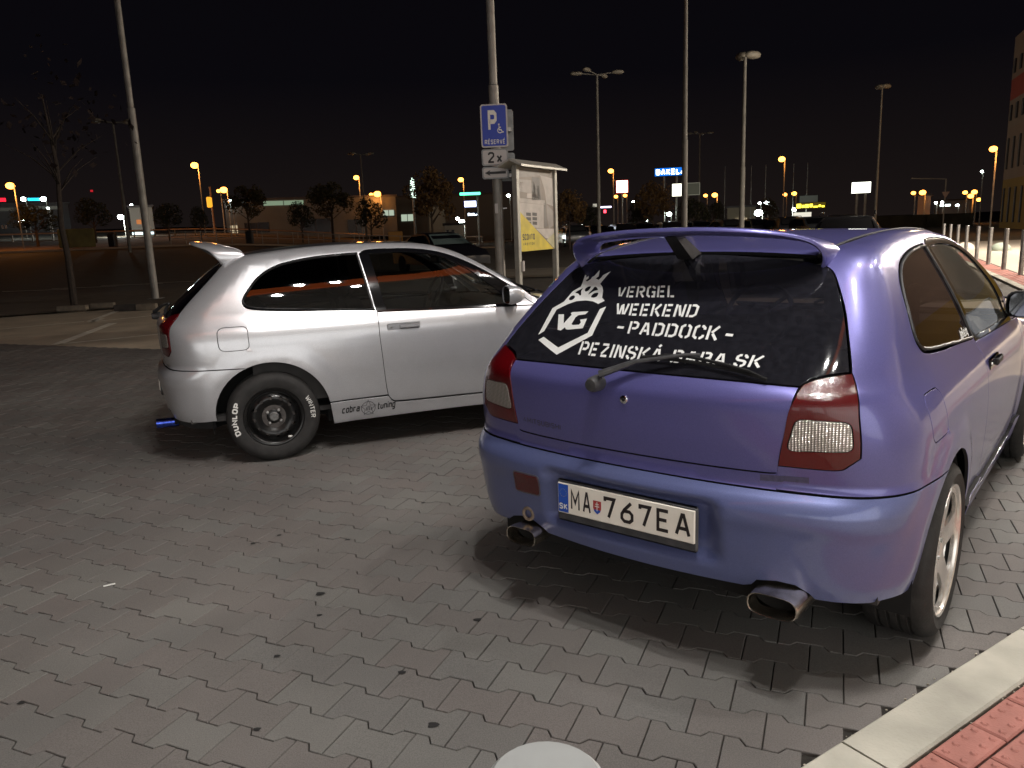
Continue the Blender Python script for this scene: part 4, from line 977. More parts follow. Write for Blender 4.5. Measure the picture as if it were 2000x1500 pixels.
while s < cum[-1]-1:
    L = 1.0; s1 = s+L; mb = MB(); P = []
    if s >= 0:
        ks = [s+.004, s+.25, s+.5, s+.75, s1-.004]
        for q in ks:
            for off, z in ((.002, -.05), (.002, .012), (.010, .020), (.150, .020), (.156, .012), (.156, -.05)): P.append((*kp(q, off)[0], z))
        F = [(i*6+k, i*6+6+k, i*6+7+k, i*6+k+1) for i in range(4) for k in range(5)]+[(0, 1, 2, 3, 4, 5), tuple(range(29, 23, -1))]
        mb.add(P, F).build('kerb_stone', M_['kerb'], kerb, fix=True)
    s = s1
pave = MB(); ss = np.linspace(0, cum[-1], 90)
P = [(*kp(s_, o_)[0], .004) for s_ in ss for o_ in (.16, .62)]; pave.add(P, [(2*i, 2*i+2, 2*i+3, 2*i+1) for i in range(89)])
pav = pave.build('pavement', M_['joint']); tag(pav, 'store pavement with a band of red tactile bricks behind the kerb', kind='structure')
br = MB(); mesh_b = None
def brick_mesh():
    mb = MB(); x, y, z = .0975, .0475, .016; q = .005
    mb.add([(-x, -y, -.02), (x, -y, -.02), (x, y, -.02), (-x, y, -.02), (-x, -y, z-q), (x, -y, z-q), (x, y, z-q), (-x, y, z-q), (-x+q, -y+q, z), (x-q, -y+q, z), (x-q, y-q, z), (-x+q, y-q, z)],
           [(0, 1, 5, 4), (1, 2, 6, 5), (2, 3, 7, 6), (3, 0, 4, 7), (4, 5, 9, 8), (5, 6, 10, 9), (6, 7, 11, 10), (7, 4, 8, 11), (8, 9, 10, 11)])
    for i in range(4):
        for j in range(2):
            cx, cy = -.0735+.049*i, -.0235+.047*j; mb.add([(cx+.011*math.cos(t), cy+.011*math.sin(t), z+.0003) for t in [k*math.pi/3 for k in range(6)]]+[(cx+.006*math.cos(t), cy+.006*math.sin(t), z+.004) for t in [k*math.pi/3 for k in range(6)]], [(k, (k+1) % 6, (k+1) % 6+6, k+6) for k in range(6)]+[tuple(range(6, 12))])
    me = bpy.data.meshes.new('brick'); me.from_pydata(mb.v, [], mb.f); me.materials.append(M_['brick']); return me
bme = brick_mesh(); nb = 0; restb = MB(); s0 = sj+.06
for row in range(4):
    off = .212+.1015*row
    for k in range(-24, 200):
        s = s0+(k+(.5 if row % 2 else 0))*.2015
        if s < 0 or s > cum[-1]-.3: continue
        p, a = kp(s, off); z = random.uniform(-.001, .001)
        if abs(k) < 24:
            o = bpy.data.objects.new('brick', bme); o.location = (*p, z); o.rotation_euler = (0, 0, a+random.uniform(-.006, .006)); link(o, pav); nb += 1
        elif k >= 24:
            c, s_ = math.cos(a), math.sin(a); restb.add([(p[0]+c*x-s_*y, p[1]+s_*x+c*y, zz+z) for x, y, zz in [tuple(v.co) for v in bme.vertices][:12]], [tuple(f.vertices) for f in bme.polygons][:9])
o = restb.build('brick_field', M_['brick'], pav); o['kind'] = 'stuff'
# pale paving behind the red band, out to the store
slab = MB(); P = []
for s_ in ss:
    a, _ = kp(s_, .62); b = kp(s_, 9.)[0] if a[1] < 6 else (a+np.array([12, 0])); P += [(*a, .010), (*b, .010)]
slab.add(P, [(2*i, 2*i+2, 2*i+3, 2*i+1) for i in range(89)])
tag(slab.build('pale_paving', M_['pale']), 'pale concrete paving behind the bollards', kind='structure')
# grit along the kerb
mb = MB()
for i in range(240):
    s_ = sj-3+random.random()*9; side = random.random() < .5; p = kp(s_, random.uniform(-.016, .002) if side else random.uniform(.154, .166))[0]; r = random.uniform(.002, .0055)
    mb.sphere((p[0], p[1], .004 if side else .010), r, 5, 3, (1, .8, .6))
tag(mb.build('grit', mat('grit', (.42, .38, .31), .9, noise=.5, scale=90)), 'pale grit and small chips along the kerb joints', kind='stuff')
# ------------------------------------------------------------------ bollards
M_['galv'] = mat('galvanised', (.36, .36, .35), .42, .75, noise=.22, scale=9, bump=.15); M_['galv_dull'] = mat('galvanised_post', (.30, .29, .265), .62, .35, noise=.22, scale=5, bump=.2)
def bollard(p, h_=.98, label='', r=.049):
    mb = MB(); mb.lathe([(0, h_), (r-.004, h_), (r, h_-.004), (r, .0), (.085, .0), (.085, .008), (r, .008)], 28, c=(0, 0, 0)) if False else mb.lathe([(.0, h_), (r-.005, h_), (r, h_-.005), (r, .010), (.08, .010), (.08, -.01)], 30)
    o = mb.build('bollard', M_['galv'], None, 40); o.location = (p[0], p[1], .01); return tag(o, label, 'bollard', 'steel bollards along the pavement')
bl_s = []
nums = ['first', 'second', 'third', 'fourth', 'fifth', 'sixth', 'seventh', 'eighth']
for k, p in enumerate([(11.30, 16.95), (12.03, 18.69), (12.89, 20.69), (13.9, 22.9), (14.75, 24.9), (15.62, 26.9), (16.5, 28.9), (17.35, 30.85)]):
    bollard(p, .98, 'slim steel bollard, %s from the right edge in the row behind the violet car' % nums[k], .052)
fb_ = bollard(at(1065, 1497, .545), .975, 'flat topped steel bollard cut off by the bottom edge in the foreground'); fb_.data.materials[0] = mat('matt_steel_cap', (.33, .34, .335), .5, .25, noise=.08, scale=14, bump=.2)  # foreground bollard has its own less metallic steel
# ------------------------------------------------------------------ store behind the camera with lit canopy
KD = np.array([.788, .616]); KN = np.array([.616, -.788])      # along kerb, towards store
def sp_(t, n, z): p = np.array([.42, 1.02])+KD*t+KN*n; return (p[0], p[1], z)
store = empty('store_building', sp_(0, 4, 0)[:3], 0, 'store with an orange canopy fascia and lit ceiling behind the photographer', 'building')
rzK = math.atan2(KD[1], KD[0])
def sbox(nm, t, n, z, dt, dn, dz, m):
    mb = MB(); p = sp_(t, n, z); mb.box((p[0]-store.location[0], p[1]-store.location[1], p[2]), (dt, dn, dz), rz=rzK); return mb.build(nm, m, store)
sbox('wall', 2, 5.2, 3.2, 34, .3, 6.4, mat('store_wall', (.55, .50, .42), .7, noise=.1, scale=2))
sbox('canopy', 2, 2.65, 5.95, 34, 5.0, .16, mat('canopy_soffit', (.45, .43, .40), .6))
sbox('fascia', 2, .08, 6.06, 34, .12, .50, mat('orange_fascia', (.80, .16, .04), .5, emit=(1, .20, .05), estr=1.5))
for t in (-12, -6, 12, 17): sbox('column', t, 4.6, 2.95, .35, .35, 5.85, mat('store_column', (.5, .5, .48), .5))
for t in np.arange(-14, 1.5, 2.4): 
    w = sbox('shop_window', float(t), 5.03, 2.5, 2.3, .04, 4.5, emis('shop_window_light', (1, .98, .95), 1.8))
LAMPC = (1.0, .97, .93)
def area(name, loc, size, power, col, tgt=None, spread=180):
    l = bpy.data.lights.new(name, 'AREA'); l.shape = 'DISK'; l.size = size; l.energy = power; l.color = col; l.spread = math.radians(spread)
    o = bpy.data.objects.new(name, l); o.location = loc
    if tgt is not None: o.rotation_euler = (Vector(tgt)-Vector(loc)).to_track_quat('-Z', 'Y').to_euler()
    link(o); return o
PW = 150
for t, n_, k_ in ((-.3, .35, .40), (.25, -.40, .36), (.75, -.30, .34), (.9, .30, .34), (3.0, .4, .42), (4.8, -.3, .42), (6.8, .4, .36), (9.2, -.3, .4), (12., .4, .8)):
    sbox('canopy_lamp', t, n_, 5.86, .22, .22, .07, M_['galv'])
    area('canopy_light', (sp_(t, n_, 5.80)), .15, PW*k_, LAMPC, sp_(t, n_-.8, 0))
for (bx, by) in ((15.5, 17.5), (19.0, 26.0)):  # unseen lamps added to brighten the pale pavement at the right
    l = bpy.data.lights.new('added_pavement_light', 'POINT'); l.energy = 6500; l.color = (1, .88, .74); l.shadow_soft_size = .15; o = bpy.data.objects.new('added_pavement_light', l); o.location = (bx, by, 5.2); link(o)
    t_ = empty('added_lamp_post', (bx, by, 0), 0, 'added lamp post brightening the pale pavement, unseen beyond the right edge, %s one' % ('nearer' if bx < 17 else 'farther'), 'lamp post'); MB().tube([(0, 0, 0), (0, 0, 5.4)], .06, 8).build('pole', M_['galv'], t_); MB().lathe([(0, 5.5), (.3, 5.45), (.3, 5.38)], 16).build('lamp_head', M_['galv'], t_)

# ------------------------------------------------------------------ posts, sign, notice board
def G(u, v, d): return at(u, v, d)
def post(nm, base, top_z, r0, r1, m, step=None, parent=None):
    z0 = gz(base[0], base[1]); mb = MB(); pts = [(0, 0, 0)]; R = [r0]
    if step: pts += [(0, 0, step), (0, 0, step+.02)]; R += [r0, (r0+r1)/2*.92]
    pts.append((0, 0, top_z-z0)); R.append(r1); mb.tube(pts, R, 14); mb.tube([(0, 0, -.02), (0, 0, .03)], r0*2.2, 12)
    o = mb.build(nm, m, parent, 35)
    if parent is None: o.location = (base[0], base[1], z0)
    return o
# left tall post
b = G(304, 584, 21.4)
lp = empty('lamp_post', (b[0], b[1], 0), 0, 'tall thick grey lamp post rising out of frame behind the rear of the silver car', 'lamp post', 'car park lamp posts')
post('pole', (0, 0), 11.0, .088, .066, M_['galv_dull'], 4.6, lp); MB().box((0, 0, .02), (.32, .32, .04)).build('base_plate', M_['galv'], lp)
# sign post with plates
sb = G(976, 480, 13.4); SR = math.radians(-4)
post_o = empty('sign_post', (sb[0], sb[1], 0), SR, 'tall lamp post carrying the blue disabled parking sign and two white plates', 'sign post', 'car park lamp posts')
post('pole', (0, 0), 11.0, .082, .060, M_['galv_dull'], 3.75, post_o)
def disp(dz): return dz
# sign faces: centre and size from the photograph at 13.3 m
def plate(nm, u0, v0, u1, v1, d, m_edge, m_face, parent, rad=.03, back=False):
    a = G(u0, v0, d); c = G(u1, v1, d); w = math.hypot(c[0]-a[0], c[1]-a[1]); hgt = a[2]-c[2]; cx, cy, cz = (a+c)/2
    return w, hgt, (cx, cy, cz)
M_['sign_blue'] = mat('sign_blue', (.012, .045, .42), .45); M_['sign_white'] = mat('sign_white', (.52, .50, .49), .5); M_['sign_black'] = mat('sign_black', (.012, .012, .012), .5); M_['sign_back'] = mat('sign_back', (.22, .23, .23), .5, .5, noise=.2, scale=8)
def sign(nm, uv, rz, label, parent_z=None, faces=()):
    pass
def rrect(w, h_, r, y, cx=0, cz=0):
    p = roundpoly(np.array([(-w/2, -h_/2), (w/2, -h_/2), (w/2, h_/2), (-w/2, h_/2)]), r, 4); return [(cx+a, y, cz+b_) for a, b_ in p]
def signplate(parent, zc, xc, w, h_, edge, face, nm, y=-.10):
    o1 = rrect(w, h_, .045, y, xc, zc); o2 = rrect(w, h_, .045, y+.03, xc, zc); n = len(o1)
    base = MB().add(o1+o2, [tuple(range(n)), tuple(range(2*n-1, n-1, -1))]+[(i, (i+1) % n, (i+1) % n+n, i+n) for i in range(n)]).build(nm, edge, parent)
    MB().add(rrect(w-.045, h_-.045, .035, y-.002, xc, zc), [tuple(range(n))]).build('sign_face', face, base); return base
z_of = lambda u, v, d: G(u, v, d)[2]
D = 13.25
def xl(u, v): p = G(u, v, D); return (p[0]-sb[0])*math.cos(SR)+(p[1]-sb[1])*math.sin(SR)
zt, zb = z_of(965, 202, D), z_of(965, 287, D); x0, x1 = xl(938, 245), xl(991, 245); s1 = signplate(post_o, (zt+zb)/2, (x0+x1)/2, x1-x0, zt-zb, M_['sign_white'], M_['sign_blue'], 'parking_sign')
W1, H1, X1, Z1 = x1-x0, zt-zb, x0, zb
def sfn(x0, z0, W, H, y): return lambda a, b_: (x0+a*W, y, z0+b_*H)
mb = MB(); f1 = sfn(X1, Z1, W1, H1, -.1045)
q, tw = text_quads('P', .21, .1); put_quads(mb, q, lambda a, b_: f1(.28+a*.42, .36+b_*.50)); 
q, tw = text_quads('RÉSERVÉ', .17, .22); put_quads(mb, q, lambda a, b_: f1(.13+a/tw*.76, .075+b_*.105))
# wheelchair symbol
for st in ([(.68, .50), (.68, .44), (.68, .40), (.76, .40), (.80, .345), (.85, .35)], [(.68, .455), (.75, .455)]):
    for k in ribbon2(st, .028): mb.add([f1(a, b_) for a, b_ in k], [(0, 1, 2, 3)])
cw = [(.715+.085*math.cos(t)*1.1, .385+.055*math.sin(t)) for t in [math.radians(100+24*k) for k in range(11)]]
for k in ribbon2(cw, .022): mb.add([f1(a, b_) for a, b_ in k], [(0, 1, 2, 3)])
mb.add([f1(.678+.032*math.cos(t), .525+.022*math.sin(t)) for t in [k*math.pi/4 for k in range(8)]], [tuple(range(8))]); mb.build('sign_lettering', M_['white_paint'], s1)
zt, zb = z_of(966, 290, D), z_of(966, 323, D); x0, x1 = xl(940, 306), xl(992, 306); s2 = signplate(post_o, (zt+zb)/2, (x0+x1)/2, x1-x0, zt-zb, M_['sign_back'], M_['sign_white'], 'number_plate_sign')
mb = MB(); f2 = sfn(x0, zb, x1-x0, zt-zb, -.1045); q, tw = text_quads('2x', .18, .24); put_quads(mb, q, lambda a, b_: f2(.24+a/tw*.54, .16+b_*.66)); mb.build('sign_lettering', M_['sign_black'], s2)
zt, zb = z_of(966, 325, D), z_of(966, 349, D); x0, x1 = xl(941, 337), xl(993, 337); s3 = signplate(post_o, (zt+zb)/2, (x0+x1)/2, x1-x0, zt-zb, M_['sign_back'], M_['sign_white'], 'arrow_sign')
mb = MB(); f3 = sfn(x0, zb, x1-x0, zt-zb, -.1045)
for poly in ([(.10, .5), (.32, .26), (.28, .40), (.90, .40), (.90, .60), (.28, .60), (.32, .74)],): mb.add([f3(a, b_) for a, b_ in poly], [(0, 1, 2), (2, 3, 4, 5), (0, 2, 5), (0, 5, 6)])
mb.build('arrow', M_['sign_black'], s3)
# plates facing the other way on the same post, brackets
for (a, b_, c, d_) in ((968, 210, 1001, 292), (968, 296, 1002, 330), (972, 332, 1001, 352)):
    zt, zb = z_of(985, b_, D), z_of(985, d_, D); x0, x1 = xl(a, 250), xl(c, 250); o = signplate(post_o, (zt+zb)/2, (x0+x1)/2, x1-x0, zt-zb, M_['sign_back'], M_['sign_back'], 'rear_sign', y=.10)
    MB().box((xl(994, 250), .06, (zt+zb)/2), (.05, .22, .06)).build('bracket', M_['galv'], o)
MB().box((xl(969, 408), -.085, z_of(969, 407, D)), (.05, .03, .16)).build('tag_label', M_['sign_white'], post_o)
MB().box((xl(982, 408), 0, z_of(969, 407, D)), (.12, .03, .02)).build('bracket', M_['galv'], post_o)
MB().tube([(.055, -.06, .1), (.055, -.06, 2.0)], .018, 8).build('cable_pipe', M_['galv_dull'], post_o)
# notice board
pA = G(1012, 500, 13.0); pB = G(1085, 500, 14.3)
ang = math.atan2(pB[1]-pA[1], pB[0]-pA[0]); Lb = math.hypot(pB[0]-pA[0], pB[1]-pA[1])
nbd = empty('notice_board', (pA[0], pA[1], 0), ang, 'roofed advertising board on two legs with a yellow and black-and-white poster', 'notice board')
zr = G(1012, 322, 13.0)[2]
M_['board'] = mat('board_metal', (.33, .33, .30), .5, .4, noise=.15, scale=6)
for xx in (0, Lb): MB().box((xx, 0, zr/2), (.10, .09, zr), ch=.008).build('leg', M_['board'], nbd)
zt2, zb2 = zr-.03, G(1015, 492, 13.0)[2]
bd = MB().box((Lb/2, .01, (zt2+zb2)/2), (Lb-.10, .04, zt2-zb2)).build('panel', M_['board'], nbd)
mb = MB(); P = [(-.16, -.20, zr+.0), (Lb+.16, -.20, zr+.0), (Lb+.16, .02, zr+.10), (-.16, .02, zr+.10), (-.16, .24, zr+.0), (Lb+.16, .24, zr+.0)]
P += [(x, y, z-.035) for x, y, z in P]; mb.add(P, [(0, 1, 2, 3), (3, 2, 5, 4), (6, 9, 8, 7), (9, 10, 11, 8), (0, 6, 7, 1), (1, 7, 8, 2), (2, 8, 11, 5), (5, 11, 10, 4), (4, 10, 9, 3), (3, 9, 6, 0)]); mb.build('roof', mat('board_roof', (.50, .50, .46), .5, .3), nbd)
PWd, PH = Lb-.12, zt2-zb2
def fb(y=-.0125): return lambda a, b_: (.06+a*PWd, y, zb2+b_*PH)
def patch(nm, poly, col, y, rough=.5):
    f = fb(y); return MB().add([f(a, b_) for a, b_ in poly], [tuple(range(len(poly)))]).build(nm, mat('poster_%d_%d_%d' % tuple(int(c*255) for c in col), col, rough, noise=.18, scale=5), bd)
patch('poster', [(0, 0), (1, 0), (1, 1), (0, 1)], (.20, .17, .14), -.0125)
g_ = lambda v: (v, v*.94, v*.88)
for poly, c in (([(.0, .72), (.36, .70), (.36, .86), (.0, .86)], .34), ([(.02, .77), (.14, .77), (.14, .83), (.02, .83)], .48), ([(.36, .62), (.62, .62), (.60, .90), (.38, .90)], .10), ([(.40, .66), (.48, .66), (.46, .84), (.42, .84)], .22), ([(.52, .64), (.60, .64), (.58, .80), (.54, .80)], .05),
                ([(0, .595), (.74, .565), (.74, .62), (0, .64)], .42), ([(.22, .645), (.55, .635), (.5, .70), (.24, .70)], .50), ([(0, .30), (.68, .27), (.70, .565), (0, .59)], .44), ([(.70, .28), (.80, .30), (.76, .6), (.70, .58)], .16), ([(.62, .93), (1, .90), (1, .55), (.78, .58), (.74, .75)], .38), ([(.78, .58), (1, .48), (.98, .30), (.84, .26), (.80, .40)], .27), ([(.45, .27), (1, .26), (1, .10), (.72, .15)], .52), ([(0, .88), (.62, .92), (.55, 1), (0, 1)], .24)):
    patch('poster_shape', poly, g_(c), -.0135)
for i in range(3):
    for j in range(2): patch('poster_shape', [(.19+.17*j, .43-.055*i), (.32+.17*j, .425-.055*i), (.32+.17*j, .465-.055*i), (.19+.17*j, .47-.055*i)], g_(.035), -.0145)
patch('yellow_triangle', [(0, 0), (.97, 0), (0, .49)], (.62, .50, .02), -.0155)
patch('pale_triangle', [(1, .0), (1, .21), (.76, .12)], (.52, .50, .30), -.0150)
mb = MB(); f = fb(-.0165); q, tw = text_quads('SCONTO', .20, .12, xs=.7); put_quads(mb, q, lambda a, b_: f(.07+a/tw*.34, .135+b_*.075)); q, tw = text_quads('NÁBYTOK', .14, .30, xs=.7); put_quads(mb, q, lambda a, b_: f(.08+a/tw*.32, .072+b_*.032)); mb.build('poster_lettering', M_['sign_black'], bd)
MB().box((.06, -.06, G(1018, 520, 13)[2]), (.05, .03, .17)).build('tag_label', M_['sign_white'], nbd)
# planting bed behind the signs
bed = [(G(u, v, d)[0], G(u, v, d)[1]) for u, v, d in ((985, 500, 12.5), (1140, 500, 14.2), (1170, 500, 17.5), (1010, 500, 15.2))]
MB().add([(x, y, .05) for x, y in bed]+[(x, y, -.02) for x, y in bed], [(0, 1, 2, 3), (0, 4, 5, 1), (1, 5, 6, 2), (2, 6, 7, 3), (3, 7, 4, 0)]).build('traffic_island', mat('island_concrete', (.20, .175, .125), .9, noise=.2, scale=5, bump=.4)); tag(bpy.data.objects['traffic_island'], kind='structure')
for (u0, u1, d0, d1) in ((940, 1420, 27, 23),):
    P = [G(u, 500, d) for u, d in ((u0, d0), (u1, d0), (u1, d1), (u0, d1))]; MB().add([(p[0], p[1], .0) for p in P]+[(p[0], p[1], .06) for p in P], [(4, 5, 6, 7), (3, 2, 6, 7), (2, 1, 5, 6), (0, 3, 7, 4)]).build('median_strip', mat('median', (.15, .13, .10), .9, noise=.2, scale=2, bump=.4)); tag(bpy.data.objects['median_strip'], kind='structure')
# kerb blocks by the left post and the sapling
for (u, v, d, w, lab, m_) in ((252, 592, 18.6, .62, 'dark concrete kerb block left of the tall post', 'asphalt'), (286, 594, 18.4, .42, 'pale concrete kerb block at the foot of the tall post', 'kerb'), (140, 591, 19.4, .62, 'pale kerb block beside the thin leaning trunk', 'kerb'), (200, 590, 19.6, .5, 'low kerb block between the trunk and the tall post', 'kerb')):
    p = G(u, v, d); o = MB().box((0, 0, .06), (w, .16, .14), ch=.015).build('kerb_block', mat('block_'+m_, (.05, .045, .04) if m_ == 'asphalt' else (.17, .145, .11), .9, noise=.3, scale=8)); o.location = (p[0], p[1], 0); o.rotation_euler = (0, 0, .15); tag(o, lab, 'kerb block', 'kerb blocks on the left island')
isl = [G(u, 500, d) for u, d in ((-40, 19.3), (420, 19.3), (430, 26), (-60, 26))]
MB().add([(p[0], p[1], .03) for p in isl], [(0, 1, 2, 3)]).build('planted_island', mat('island_soil', (.085, .068, .046), .95, noise=.4, scale=3, bump=.6)); tag(bpy.data.objects['planted_island'], kind='structure')
# ------------------------------------------------------------------ trees
M_['bark'] = mat('bark', (.075, .055, .042), .9, noise=.4, scale=20, bump=.6); M_['leaf'] = mat('autumn_leaf', (.062, .050, .018), .8, noise=.45, scale=1.2); M_['leaf2'] = mat('orange_leaf', (.12, .065, .018), .8, noise=.45, scale=1.2); M_['leaf3'] = mat('dark_leaf', (.030, .034, .016), .8, noise=.45, scale=1.2)
def crown_mesh(seed, n, rx, rz, zc, m):
    R = random.Random(seed); mb = MB(); cl = []
    for i in range(26):
        th = R.uniform(0, 6.28); ph = math.acos(R.uniform(-.8, 1)); rr = R.uniform(.35, .92); cl.append((rx*rr*math.sin(ph)*math.cos(th), rx*rr*math.sin(ph)*math.sin(th), zc+rz*rr*math.cos(ph), R.uniform(.22, .42)*rx))
    for i in range(n):
        c = R.choice(cl); d = [R.gauss(0, 1) for _ in range(3)]; L = math.sqrt(sum(t*t for t in d)); q = R.uniform(.5, 1)**.5*c[3]; p = np.array([c[k]+d[k]/L*q for k in range(3)])
        a = np.array([R.gauss(0, 1) for _ in range(3)]); a /= np.linalg.norm(a); b_ = np.cross(a, [R.gauss(0, 1) for _ in range(3)]); b_ /= np.linalg.norm(b_); s = R.uniform(.05, .13)*rx/1.6
        mb.add([p-a*s, p+b_*s*.6, p+a*s, p-b_*s*.6], [(0, 1, 2, 3)])
    me = bpy.data.meshes.new('crown'); me.from_pydata(mb.v, [], mb.f); me.materials.append(m); return me
def trunk_mesh(seed, h_, r, rx, rz):
    R = random.Random(seed); mb = MB(); mb.tube([(0, 0, -.1), (.02, 0, h_*.5), (0, .03, h_), (.05, 0, h_+rz*.9)], [r*1.2, r, r*.85, r*.3], 8)
    for k in range(7):
        a = R.uniform(0, 6.28); z = h_*R.uniform(.8, 1.3); mb.tube([(0, 0, z), (.4*rx*math.cos(a), .4*rx*math.sin(a), z+.4*rz), (.75*rx*math.cos(a), .75*rx*math.sin(a), z+.8*rz)], [r*.5, r*.3, r*.1], 5)
    me = bpy.data.meshes.new('trunk'); me.from_pydata(mb.v, [], mb.f); me.materials.append(M_['bark']); return me
CRN = {k: crown_mesh(s, n, rx, rz, zc, M_[m]) for k, (s, n, rx, rz, zc, m) in dict(a=(1, 2600, 1.9, 1.7, 4.0, 'leaf'), b=(2, 2600, 2.0, 2.3, 4.4, 'leaf2'), c=(3, 2200, 1.7, 1.5, 3.4, 'leaf3')).items()}
TRK = {k: trunk_mesh(s, h_, .10, 1.7, 1.6) for k, s, h_ in (('a', 5, 2.4), ('b', 6, 2.3), ('c', 7, 2.0))}
def tree(u, vtop, d, kind, label, sxy=1., grp='trees along the far edge of the car park'):
    p = G(u, 450, d); z0 = gz(p[0], p[1]); top = G(u, vtop, d)[2]; H0 = {'a': 5.9, 'b': 6.9, 'c': 5.1}[kind]; k = max((top-z0)/H0, .3)
    t = empty('tree', (p[0], p[1], z0), random.random()*6, label, 'tree', grp)
    for nm, me in (('trunk', TRK[kind]), ('crown', CRN[kind])):
        o = bpy.data.objects.new(nm, me); link(o, t); o.scale = (k*sxy, k*sxy, k)
    return t
for a in [(185, 385, 74, 'c', 'dark rounded tree left of the bright white floodlight', 1.1), (70, 398, 70, 'c', 'dark tree beneath the cyan lit sign', 1.6), (330, 395, 72, 'c', 'broad dark tree just right of the tall left post', 1.25), (392, 402, 70, 'c', 'small dark tree beside the yellow lit gatepost', .8), (487, 358, 70, 'a', 'tall brown tree before the long grey hall', 1.15), (590, 392, 69, 'c', 'dark tree in the middle of the long hall front', 1.), (650, 352, 72, 'a', 'tall brown tree under the left orange lamp pair', 1.2), (725, 385, 66, 'c', 'small tree right beneath the paired orange lamps', 1.),
          (845, 315, 52, 'b', 'largest autumn tree beside the green lit sign', 1.0), (1112, 362, 50, 'b', 'orange brown tree right of the notice board', 1.), (1275, 345, 60, 'b', 'orange tree right of the red lit sign', .95), (1250, 392, 66, 'c', 'low dark tree under the red lit sign', 1.), (1352, 385, 66, 'c', 'dark tree beneath the lit billboard pair', 1.2), (1150, 400, 64, 'c', 'small dark tree behind the four headed lamp post', 1.), (1500, 385, 90, 'c', 'dark tree behind the brightest floodlight', .9), (1395, 392, 80, 'c', 'dark tree left of the double headed floodlight post', 1.)]:
    tree(*a[:5], sxy=a[5])
# sapling in the left island: long thin leaning trunk with a sparse crown
p = G(143, 583, 20.6); t = empty('tree', (p[0], p[1], 0), 0, 'thin bare trunked tree standing in the left island with a faint crown overhead', 'tree')
top = G(112, 330, 20.6); tz = top[2]; dx, dy = top[0]-p[0], top[1]-p[1]
mb = MB(); mb.tube([(0, 0, 0), (.02, 0, 1.2), (-.05+dx*.3, dy*.3, tz*.6), (dx, dy, tz), (dx-.1, dy, tz+1.6)], [.085, .07, .06, .045, .015], 9)
R = random.Random(4)
for k in range(12):
    a = R.uniform(0, 6.28); z = tz*R.uniform(.8, 1.25); mb.tube([(dx, dy, z), (dx+.5*math.cos(a), dy+.5*math.sin(a), z+.5), (dx+1.0*math.cos(a), dy+1.0*math.sin(a), z+.8)], [.022, .013, .004], 5)
mb.build('trunk', mat('dark_bark', (.035, .026, .020), .9, noise=.4, scale=20, bump=.6), t, 40)
cm = crown_mesh(11, 140, 1.5, 1.7, tz+.9, mat('dim_leaf', (.016, .008, .007), .9)); o = bpy.data.objects.new('crown', cm); o.location = (dx, dy, 0); link(o, t)
# ------------------------------------------------------------------ lamp posts of the car park (unlit heads)
M_['head'] = mat('lamp_head_cream', (.34, .31, .25), .5, noise=.1, scale=6)
def head(mb, c, a, L=.62, w=.28, h_=.16): 
    ca, sa = math.cos(a), math.sin(a); P = []; n = 10
    for i, (t, k) in enumerate(((0, .25), (.1, .7), (.35, 1), (.7, 1), (.92, .7), (1, .25))):
        for j in range(n):
            b_ = 2*math.pi*j/n; x = t*L; y = w/2*k*math.cos(b_); z = h_/2*k*math.sin(b_)+(.04 if math.sin(b_) > 0 else 0)*k; P.append((c[0]+ca*x-sa*y, c[1]+sa*x+ca*y, c[2]+z))
    mb.add(P, [(i*n+k, i*n+(k+1) % n, (i+1)*n+(k+1) % n, (i+1)*n+k) for i in range(5) for k in range(n)]+[tuple(range(n)), tuple(range(5*n, 6*n))])
M_['far_pole'] = mat('far_pole', (.17, .16, .14), .7, noise=.25, scale=3); M_['far_head'] = mat('far_head', (.22, .20, .16), .6, noise=.1, scale=6)
def lamp_post(u, vref, vtop, d, kind, label, r=.09):
    p = G(u, vref, d); z0 = gz(p[0], p[1]); zt = G(u, vtop, d)[2]-z0; t = empty('lamp_post', (p[0], p[1], z0), 0, label, 'lamp post', 'car park lamp posts')
    mb = MB(); mb.tube([(0, 0, 0), (0, 0, zt*.45), (0, 0, zt*.45+.02), (0, 0, zt)], [r*1.15, r, r*.85, r*.6], 10); mb.build('pole', M_['far_pole'], t, 40)
    if kind == 'four':
        for k, a in enumerate((0, math.pi, 1.1, 4.1)):
            ca, sa = math.cos(a), math.sin(a); m2 = MB(); m2.tube([(0, 0, zt), (ca*.75, sa*.75, zt+.08)], .03, 6); m2.build('arm', M_['far_pole'], t); m3 = MB(); head(m3, (ca*.7, sa*.7, zt+.08), a); m3.build('lamp_head', M_['far_head'], t, 50)
    elif kind == 'flood':
        for a in (.5, 1.6):
            m3 = MB(); head(m3, (0, 0, zt+.1), a, .8, .5, .28); o = m3.build('lamp_head', M_['far_head'], t, 50)
    elif kind == 'single':
        m3 = MB(); m3.tube([(0, 0, zt), (.5, 0, zt+.15)], .03, 6); head(m3, (.3, 0, zt+.15), 0, .7, .35, .2); m3.build('lamp_head', M_['far_head'], t, 50)
    return t
lamp_post(1168, 300, 146, 40, 'four', 'grey lamp post with four cream lamp heads, right of the notice board')
lamp_post(1338, 220, -60, 24, 'none', 'bare tall lamp post running out of the top of the frame', .085)
lamp_post(1452, 270, 112, 36, 'flood', 'lamp post with a double floodlight head above the violet car roof', .11)
lamp_post(1716, 300, 172, 62, 'flood', 'faint distant lamp post above the violet car roof', .09)
lamp_post(234, 340, 240, 55, 'four', 'dim lamp post with spread heads left of the tall left post')
lamp_post(710, 380, 302, 80, 'four', 'very faint four headed lamp post above the distant trees left of the parking sign')
lamp_post(1366, 350, 262, 80, 'four', 'faint four headed lamp post just right of the bare tall one')
